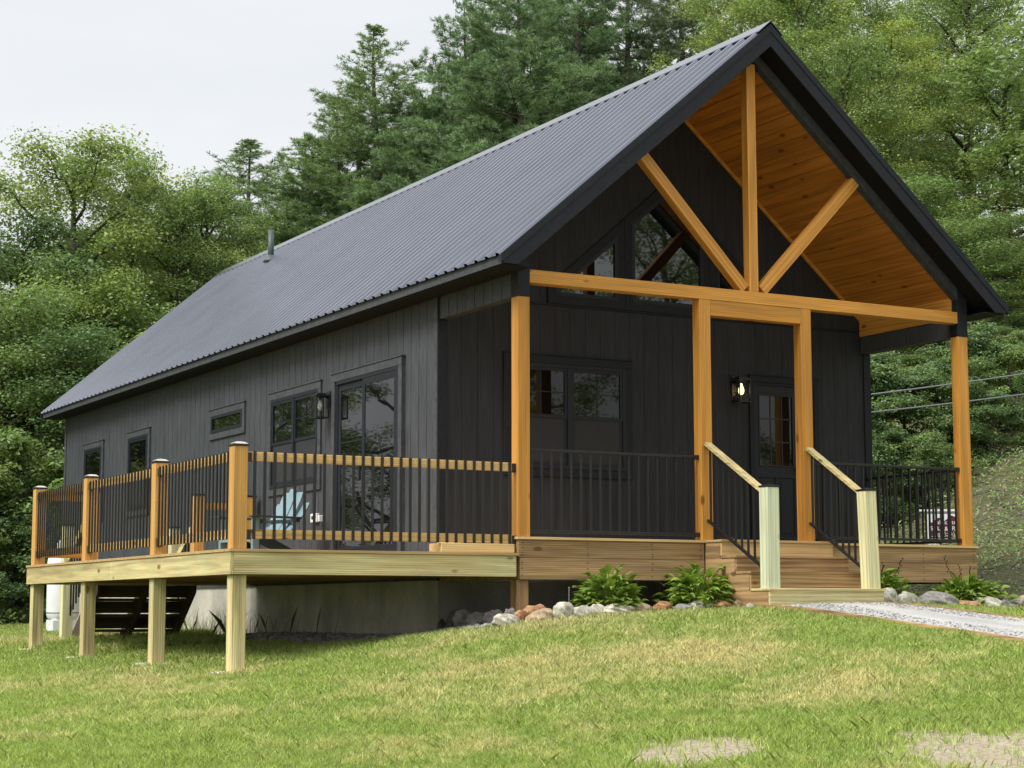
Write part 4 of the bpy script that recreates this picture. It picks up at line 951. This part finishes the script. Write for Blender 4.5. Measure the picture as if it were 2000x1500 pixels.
# ------------------------------------------------------------------ leaf tools
def unit(v): return v/np.maximum(np.linalg.norm(v,axis=-1,keepdims=True),1e-9)
def leafquads(c,nrm,size,asp=.55):
    n=len(c); a=unit(np.cross(nrm,RNG.normal(size=(n,3)))); b=np.cross(nrm,a)
    s=size[:,None]; l=a*s*.5; w=b*s*asp*.5
    return np.stack([c-l,c+w*1.0+nrm*s*.05,c+l-nrm*s*.10,c-w*1.0+nrm*s*.05],1).reshape(-1,3)
def curve(p,q,sag,n=5,wob=.0,rg_=None):
    p=np.array(p,float); q=np.array(q,float); out=[]
    for j in range(n+1):
        t=j/n; v=p*(1-t)+q*t; v=v+np.array([0,0,sag*math.sin(math.pi*t)])
        if rg_ is not None and 0<j: v=v+rg_.normal(size=3)*wob*(1 if j<n else .3)
        out.append(v)
    return out
def broadleaf(seed,H_,Rc,base=.18,leaf=.13,nl=26,dens=1.0,top_open=.15):
    rg_=np.random.default_rng(seed); tm=MB(); C=[];NR=[]
    lean=rg_.normal(size=2)*.03*H_
    def tr_(t): return np.array([lean[0]*t+.12*math.sin(3*t+seed),lean[1]*t+.12*math.cos(2.3*t+seed),H_*t])
    k=9; tm.tube([tr_(.93*i/k) for i in range(k+1)],[.020*H_*(1-.93*i/k)**.9+.012 for i in range(k+1)],7)
    az=rg_.uniform(0,6.28); cl=[]
    for i in range(nl):
        f=i/(nl-1); t0=base+(.90-base)*f**.9; az+=2.399+rg_.normal()*.3
        env=Rc*(math.sin(math.pi*min(.97,.20+.74*f))**.7)*rg_.uniform(.72,1.12)
        p=tr_(t0); rise=H_*(.05+.10*f+.03*rg_.normal())
        q=p+np.array([math.cos(az)*env,math.sin(az)*env,rise]); q[2]=min(q[2],H_*.985)
        cv_=curve(p,q,.06*env,5,.05*env,rg_); tm.tube(cv_,[max(.012,.0085*H_*(1-.6*f)*(1-j/5.4)) for j in range(6)],5)
        ns=5
        for s in range(ns):
            u=.30+.70*(s+.6*rg_.random())/ns; j=min(4,int(u*5)); b_=cv_[j]+(cv_[j+1]-cv_[j])*(u*5-j)
            sa=az+rg_.choice([-1,1])*rg_.uniform(.4,1.3); ll=env*rg_.uniform(.25,.5)*(1.15-.5*u)
            e=b_+np.array([math.cos(sa)*ll,math.sin(sa)*ll,ll*rg_.uniform(.0,.75)]); c2=curve(b_,e,.05*ll,3,.04*ll,rg_); tm.tube(c2,[.016,.012,.009,.005],4)
            for w in (.45,1.0):
                jj=min(2,int(w*3)); pt=c2[jj]+(c2[jj+1]-c2[jj])*(w*3-jj); cl.append(pt+rg_.normal(size=3)*.12*Rc/2.5)
        cl.append(q)
    cl.append(tr_(.97)); cl.append(tr_(.90))
    cl=np.array(cl); per=int(150*dens); n=len(cl)*per
    rr=rg_.uniform(.35,.85,len(cl))*Rc/2.6; ctr=np.repeat(cl,per,0); r_=np.repeat(rr,per)
    g=rg_.normal(size=(n,3)); g=unit(g)*(rg_.random((n,1))**.55); off=g*r_[:,None]*np.array([1.1,1.1,.58])
    c=ctr+off; c[:,2]-=.10*r_*np.hypot(off[:,0],off[:,1])/np.maximum(r_,.01)
    nr=unit(np.array([0,0,1])*.9+g*.55+rg_.normal(size=(n,3))*.55)
    sz=leaf*rg_.uniform(.65,1.3,n)
    V=leafquads(c,nr,sz,.6)
    ct=np.repeat(rg_.uniform(.72,1.25,len(cl)),per); ti=ct*rg_.uniform(.7,1.3,n); ye=np.repeat(rg_.random(len(cl)),per)
    tint=np.stack([ti*(1+.28*ye),ti*(1+.06*ye),ti*(1-.15*ye)],-1)
    return tm.mesh('trunk',True), npmesh('crown',V,4,np.repeat(tint,4,0))
def pine(seed,H_,Rmax,base=.12,open_=0.0,tuft=.17,whorl=.62):
    rg_=np.random.default_rng(seed); tm=MB(); Pn=[];Dn=[];Tn=[];Sn=[]
    wob=rg_.uniform(0,6)
    def tr_(z): return np.array([.10*math.sin(z*.35+wob),.10*math.cos(z*.3+wob),z])
    k=12; tm.tube([tr_(H_*i/k) for i in range(k+1)],[.016*H_*(1-i/k)+.012 for i in range(k+1)],7)
    z=H_*.985; az=rg_.uniform(0,6)
    while z>H_*base:
        f=1-z/H_; nb=int(rg_.integers(4,7))
        L0=Rmax*min(1,(f*1.7+.015))**.95*(1-.25*max(0,(f-.65)/.35))
        for b_ in range(nb):
            az+=2*math.pi/nb+rg_.normal()*.35
            if rg_.random()<open_*(.4+f): continue
            ln=L0*rg_.uniform(.55,1.15)
            if rg_.random()<.10: ln*=1.25
            el=(.85-1.9*f) if f<.35 else (.20-.25*f); el+=rg_.normal()*.10
            p=tr_(z+rg_.normal()*.12*whorl); d=np.array([math.cos(az),math.sin(az),el]); 
            q=p+d*ln+np.array([0,0,.10*ln]); cv_=curve(p,q,-.07*ln,5,.03*ln,rg_); tm.tube(cv_,[max(.008,.011*ln*(1-j/5.3)) for j in range(6)],4)
            ns=max(4,int(ln*6))
            for s in range(ns):
                u=.22+.78*(s+rg_.random())/ns; j=min(4,int(u*5)); bp=cv_[j]+(cv_[j+1]-cv_[j])*(u*5-j)
                sd=1 if s%2 else -1; sa=az+sd*rg_.uniform(.45,1.15); sl=ln*rg_.uniform(.16,.36)*(1.25-.7*u)+.16*min(1,ln/.9)
                e=bp+np.array([math.cos(sa)*sl,math.sin(sa)*sl,sl*rg_.uniform(-.02,.40)])
                tm.tube([bp,(bp+e)/2+np.array([0,0,-.02]),e],[.009,.007,.004],3)
                nt_=max(3,int(sl*13*(.55 if f<.15 else 1)))
                tt=rg_.uniform(.72,1.28)
                for q_ in range(nt_):
                    w=.25+.75*(q_+rg_.random())/nt_; pt=bp*(1-w)+e*w+rg_.normal(size=3)*np.array([.06,.06,.02])
                    Pn.append(pt); Dn.append(unit((e-bp)*.9/max(sl,.05)+np.array([0,0,.45])+rg_.normal(size=3)*.35)); Tn.append(tt); Sn.append(min(1,.5+f*2.6))
            Pn.append(q); Dn.append(unit(d+np.array([0,0,.5]))); Tn.append(1.1); Sn.append(min(1,.5+f*2.6))
        z-=whorl*(.55+.75*f)*rg_.uniform(.75,1.2)*(H_/15)**.5
    Pn=np.array(Pn); Dn=np.array(Dn); Tn=np.array(Tn); n=len(Pn); K=12
    c=np.repeat(Pn,K,0); d=unit(np.repeat(Dn,K,0)*.85+rg_.normal(size=(n*K,3))*.62); ln=tuft*rg_.uniform(.65,1.2,n*K)*np.repeat(np.array(Sn),K)
    sd=unit(np.cross(d,rg_.normal(size=(n*K,3))))*(tuft*.062)
    tip=c+d*ln[:,None]; V=np.stack([c-sd*.5,c+sd*.5,c*.35+tip*.65+sd,tip],1).reshape(-1,3)
    ti=np.repeat(Tn,K)*rg_.uniform(.75,1.25,n*K); tint=np.stack([ti*1.02,ti,ti*.95],-1)
    return tm.mesh('trunk',True), npmesh('crown',V,4,np.repeat(tint,4,0))
BL=[broadleaf(1,12,3.0,.10,.098),broadleaf(2,12,2.6,.12,.09,26),broadleaf(3,14,3.0,.12,.10,28),broadleaf(4,9,2.9,.06,.09,24,1.1),broadleaf(5,16,3.4,.12,.105,30)]
SH=[broadleaf(11,3.6,1.8,.02,.10,14,.9),broadleaf(12,4.6,1.8,.03,.11,16,.9)]
PN=[pine(21,19,3.9,.10,.06,.23,.76),pine(22,16,4.0,.10,.12,.24,.80),pine(23,20,4.9,.08,.05,.26,.72),pine(24,17,3.9,.10,.08,.23,.74)]
MATS={'leaf':M['leaf'],'leafb':M['leafb'],'leafd':M['leafd'],'needle':M['needle'],'needleb':M['needleb']}
_cache={}
def tree(kind,mesh,mat,x,y,H_,label,cat,group,baseH,wid=1.0,rz=None,dz=-.15):
    z=gz(x,y)+dz; s=H_/baseH
    r_=thing(kind,label,cat,(x,y,z),group); r_.scale=(s*wid,s*wid,s); r_.rotation_euler=(0,0,random.uniform(0,6.28) if rz is None else rz)
    key=(mesh[1].name,mat)
    if key not in _cache:
        a=mesh[0].copy() if mesh[0].users else mesh[0]; b=mesh[1].copy() if mesh[1].users else mesh[1]
        a.materials.clear(); a.materials.append(M['barkgrey'] if mat in('leafb',) else M['bark']); b.materials.clear(); b.materials.append(MATS[mat]); _cache[key]=(a,b)
    a,b=_cache[key]
    for nm,me_ in (('trunk',a),('crown',b)):
        o=bpy.data.objects.new(nm,me_); COL.objects.link(o); o.parent=r_
    return r_
def topH(px,d,ty,dz=-.15):
    x,y=at(px,d); return x,y,(-.7504+d*(1193-ty)/3629.83*1.0)-(gz(x,y)+dz)
BH=[12,12,14,9,16]; SHH=[3.6,4.6]; PH=[19,16,20,17]
G1='broadleaf trees left of the house'; G2='pines behind the house'; G3='broadleaf trees right of the house'
TL=[ # kind idx mat px depth topy width label
('b',0,'leaf',118,44,252,1.05,'tall broadleaf tree at the far left whose rounded crown reaches highest above the left wood',G1),
('b',1,'leafb',215,47,292,.9,'thin-topped broadleaf tree with a lone sprig against the sky, second from the left',G1),
('b',2,'leaf',300,46,338,1.0,'broadleaf tree in the middle of the left wood above the back of the roof',G1),
('b',1,'leaf',385,48,345,1.0,'broadleaf tree just left of the small thin pine',G1),
('b',3,'leafd',20,43,420,1.1,'darker broadleaf tree cut by the left edge of the photo',G1),
('b',3,'leafd',95,40,640,1.25,'dark lower broadleaf tree in front of the tall far left tree',G1),
('b',3,'leaf',210,43,560,1.2,'bushy broadleaf tree low beside the back corner of the roof',G1),
('b',0,'leafd',330,52,470,1.1,'shaded broadleaf tree behind the vent pipe end of the roof',G1),
('b',4,'leafd',60,54,470,1.0,'tall dark broadleaf tree deep in the left wood near the photo edge',G1),
('b',2,'leafd',180,56,440,1.1,'dark broadleaf tree deep in the left wood behind the rounded crown',G1),
('b',3,'leafb',430,50,480,1.0,'small yellowish broadleaf tree at the foot of the small thin pine',G1),
('p',1,'needle',478,58,250,1.5,'small thin pine with an open narrow top standing alone left of the tall pine',G2),
('p',0,'needle',727,56,14,1.35,'tall layered pine with the pointed top highest against the sky',G2),
('p',3,'needle',648,58,165,1.25,'pine with a lower forked top left of the tall pointed pine',G2),
('p',3,'needleb',800,60,170,.9,'pine in the gap between the tall pointed pine and the big pines',G2),
('p',1,'needle',560,60,350,1.4,'short pine low above the roof between the small thin pine and the tall pine',G2),
('p',2,'needle',905,53,-60,.85,'big pine with dense boughs, leftmost of those cut by the top of the photo',G2),
('p',2,'needle',1020,50,-170,.9,'big bright green pine above the middle of the roof ridge',G2),
('p',0,'needle',1135,54,-200,1.1,'big pine behind the middle of the ridge with bare limbs showing',G2),
('p',3,'needleb',1240,56,-160,1.15,'dark pine with grey bare branches left of the gable peak',G2),
('p',0,'needleb',1345,58,-180,1.1,'dark pine nearest the gable peak on its left',G2),
('p',2,'needle',960,63,-40,.9,'pine standing deeper behind the two big bright pines',G2),
('p',3,'needle',1090,66,-120,1.0,'pine deepest in the wood behind the ridge',G2),
('b',4,'leafb',1450,48,-90,.9,'light green broadleaf tree rising right behind the gable peak',G3),
('b',2,'leafb',1560,46,-60,1.0,'light green broadleaf tree just right of the gable peak',G3),
('b',4,'leaf',1660,50,-80,.9,'broadleaf tree with sky gaps over the upper right roof slope',G3),
('b',0,'leafd',1665,40,60,.85,'deep green large-leaved tree close above the right roof slope',G3),
('b',2,'leafb',1800,44,10,1.0,'yellowish green broadleaf tree at the top right between two darker trees',G3),
('b',4,'leaf',1910,46,-110,1.0,'broadleaf tree at the upper right edge of the photo',G3),
('b',0,'leaf',1990,40,80,1.1,'broadleaf tree cut by the right edge of the photo',G3),
('b',3,'leafd',1790,38,330,1.2,'dark broadleaf tree below the yellowish one, right of the roof slope',G3),
('b',3,'leafd',1900,36,420,1.2,'dark spreading broadleaf tree above the right end of the eave',G3),
('b',1,'leaf',1975,35,500,1.1,'mid green broadleaf tree low at the right edge above the bank',G3),
('p',3,'needle',1765,40,560,1.1,'soft dark pine framed by the right side of the porch',G3),
('b',3,'leafd',1850,38,600,1.2,'dark broadleaf tree behind the right corner porch post',G3),
('b',3,'leafd',1940,37,640,1.1,'shaded low broadleaf tree at the top of the dirt bank',G3),
('b',4,'leafd',1740,58,-20,1.1,'tall shaded broadleaf tree deep behind the upper right roof slope',G3),
('b',4,'leafd',1880,60,-60,1.1,'tall shaded broadleaf tree deep behind the upper right edge',G3),
('b',4,'leafd',1520,60,-60,1.0,'tall shaded broadleaf tree deep behind the gable peak',G3),
('b',3,'leaf',-20,40,560,1.2,'bushy broadleaf tree low at the left edge of the photo',G1),
('b',3,'leafd',140,41,760,1.3,'low dark broadleaf tree just above the back end of the eave',G1),
('b',0,'leafb',255,50,400,1.0,'yellowish broadleaf tree behind the two leftmost crowns',G1),
('b',3,'leafd',385,46,600,1.2,'low dark broadleaf tree hugging the roof rake at the back',G1),
('p',2,'needle',850,58,150,1.0,'pine whose tip stands right of the tall pointed pine',G2),
('p',0,'needle',690,60,110,1.3,'pine standing close behind the tall pointed pine',G2),
('p',3,'needle',600,55,300,1.3,'low bushy pine left of the forked-top pine',G2),
('b',3,'leafd',1990,34,640,1.2,'dark low broadleaf tree at the right edge under the taller ones',G3),
('b',3,'leafd',1830,35,690,1.3,'dark low broadleaf tree on the bank seen beside the corner post',G3),
('b',3,'leafd',1740,36,720,1.3,'dark low broadleaf tree on the bank seen through the porch opening',G3),
('b',2,'leafb',1730,41,190,1.0,'pale green broadleaf tree between the deep green and the yellowish ones',G3),
]
for k,i,mt,px,d,ty,wd_,lab,gp in TL:
    x,y,h=topH(px,d,ty)
    if k=='b': tree('broadleaf_tree',BL[i],mt,x,y,h,lab,'tree',gp,BH[i],(BH[i]/h)**.35*wd_)
    else: tree('pine_tree',PN[i],mt,x,y,h,lab,'pine',gp,PH[i],(PH[i]/h)**.3*wd_)
G4='leafy shrubs along the edge of the wood'
SL=[(0,'leafd',-10,38,950,'leafy shrub at the left edge of the photo beside the lawn'),(1,'leaf',38,37,860,'tall pale leafy shrub left of the far deck post'),(0,'leafd',62,36.5,1010,'low dark shrub directly behind the far deck post'),(1,'leafd',95,39,900,'dark shrub between the far deck post and the back wall corner'),(1,'leafd',120,42,830,'dark tall shrub touching the back corner of the house'),(0,'leafd',200,46,1010,'shrub seen under the deck beyond the back stairs'),
(1,'leafd',1700,31,700,'dense dark shrub nearest the front wall corner, seen through the porch opening'),(1,'leafd',1775,31,730,'dense dark shrub framed in the middle of the porch opening'),(1,'leafd',1840,30.5,720,'dense dark shrub left of the corner porch post'),(1,'leafd',1915,31.5,640,'dense dark shrub just right of the corner porch post'),(1,'leaf',1985,31,680,'dense green shrub at the right edge on the bank'),(0,'leafd',1945,30,790,'low dark shrub on the upper bank right of the corner porch post'),(0,'leafd',1735,29.5,850,'low dark shrub low on the bank behind the railing'),(0,'leafd',1815,29.5,860,'low dark shrub above the hanging sign'),
(1,'leafd',1725,36,820,'dark shrub right of the front wall corner, seen through the porch'),(0,'leaf',1790,35,880,'low shrub on the bank seen through the right porch railing'),(1,'leafd',1860,37,780,'dark shrub on the bank behind the right corner post'),(0,'leaf',1930,34,850,'low shrub at the top of the dirt bank near the right edge'),(1,'leaf',1995,33,760,'leafy shrub at the right edge above the dirt bank')]
for i,mt,px,d,ty,lab in SL:
    x,y,h=topH(px,d,ty); tree('leafy_shrub',SH[i],mt,x,y,max(h,1.2),lab,'shrub',G4,SHH[i],1.15)
# trees beside and behind the viewer, mirrored in the windows
for j,(x,y,h,i) in enumerate([(-17,36,14,0),(-22,30,14,2),(-14,44,15,4),(-26,38,15,4),(-11,50,14,2),(-19,52,16,4),(-28,24,15,2),(14,-26,12,4),(19,-21,12,2),(24,-16,13,4),(10,-32,12,0),(30,-12,13,2),(27,-24,14,4),(20,-32,14,0),(36,-18,15,4)]):
    tree('broadleaf_tree',BL[i],'leaf',x,y,h,'broadleaf tree outside the picture, mirrored in the windows','tree','trees mirrored in the windows',BH[i])
for j in range(18):
    side=j%2; px_=-430-60*(j//2)-random.uniform(0,40) if side==0 else 2420+65*(j//2)+random.uniform(0,40); d_=random.uniform(38,52) if side==0 else random.uniform(34,50)
    x,y=at(px_,d_)
    if j%5==4: tree('pine_tree',PN[j%4],'needle',x,y,random.uniform(11,14),'pine outside the picture, beyond the side edges','pine','trees beyond the side edges',PH[j%4])
    else: tree('broadleaf_tree',BL[(j*3)%5],('leaf','leafd','leafb')[j%3],x,y,random.uniform(9,12),'broadleaf tree outside the picture, beyond the side edges','tree','trees beyond the side edges',BH[(j*3)%5],1.2)
# distant woods: one dense mass of foliage behind the trees one can tell apart
n=80000; px=RNG.uniform(-900,2800,n); d=RNG.uniform(60,74,n); s=(px-1000)/3629.83; x=CAM[0]+d*(.4893+.8741*s); y=CAM[1]+d*(.8806-.4857*s)
g=ground(x,y); top=np.interp(px,[-150,0,130,300,450,560,640,730,800,880,1000,2150],[9,8.5,9,8,7.5,7,8,9,9.5,13,18,20])*(.72+.5*fbm(px*.012,d*.2,77))
z=-.75+RNG.random(n)**.75*top*(d/56)-.5
cl=fbm(x*.7,y*.7+z*.9,91); k=(cl>.40)&(z>g-.3); x,y,z=x[k],y[k],z[k]; n=len(x)
nr=unit(np.array([0,0,.7])+RNG.normal(size=(n,3))*.6); sz=RNG.uniform(.25,.55,n); V=leafquads(np.stack([x,y,z],-1),nr,sz,.6)
ti=RNG.uniform(.5,1.1,n)*(.6+.8*fbm(x*.4,z*.6,17)); tag(link('distant_woods',npmesh('distant_woods',V,4,np.repeat(np.stack([ti,ti,ti],-1),4,0)),M['leafd']),'dark far-off woods filling the gaps behind the trees','woods',kind='stuff')
# weeds, leaf litter and brush on the dirt bank
n=90000; x=RNG.uniform(6.9,17,n); y=RNG.uniform(-.6,17,n); w=fbm(x*.9,y*.9,61)*.6+vnoise(x*3.5,y*3.5,62)*.4; k=(bank_f(x,y)>.25)&(w+.05*(x-9.5)>.43); x,y=x[k],y[k]; n=len(x)
z=ground(x,y)+RNG.random(n)**1.6*.24; nr=unit(np.array([-.2,-.3,.8])+RNG.normal(size=(n,3))*.6); V=leafquads(np.stack([x,y,z],-1),nr,RNG.uniform(.03,.085,n),.42)
ti=RNG.uniform(.6,1.5,n); br=(RNG.random(n)<.28)[:,None]; tint=np.where(br,np.array([3.0,1.7,2.6])*ti[:,None]*.75,np.stack([ti*1.25,ti*1.2,ti],-1))
tag(link('bank_weeds',npmesh('bank_weeds',V,4,np.repeat(tint,4,0)),M['leaf']),'weeds and ground cover on the dirt bank right of the house','weeds',kind='stuff')
mb=MB()
for i in range(230):
    x=RNG.uniform(7.2,13.5); y=RNG.uniform(.2,8.5); a=RNG.uniform(0,6.28); l=RNG.uniform(.3,1.3); p=np.array([x,y,gz(x,y)+RNG.uniform(.0,.1)]); q=np.array([x+l*math.cos(a),y+l*math.sin(a),0]); q[2]=gz(q[0],q[1])+RNG.uniform(.01,.14); mb.tube(curve(p,q,.05,3,.04,RNG),[.010,.008,.006,.004],4)
tag(mb.build('brush_debris',M['barkgrey'],smooth=True),'dry sticks and brush strewn over the dirt bank','brush',kind='stuff')
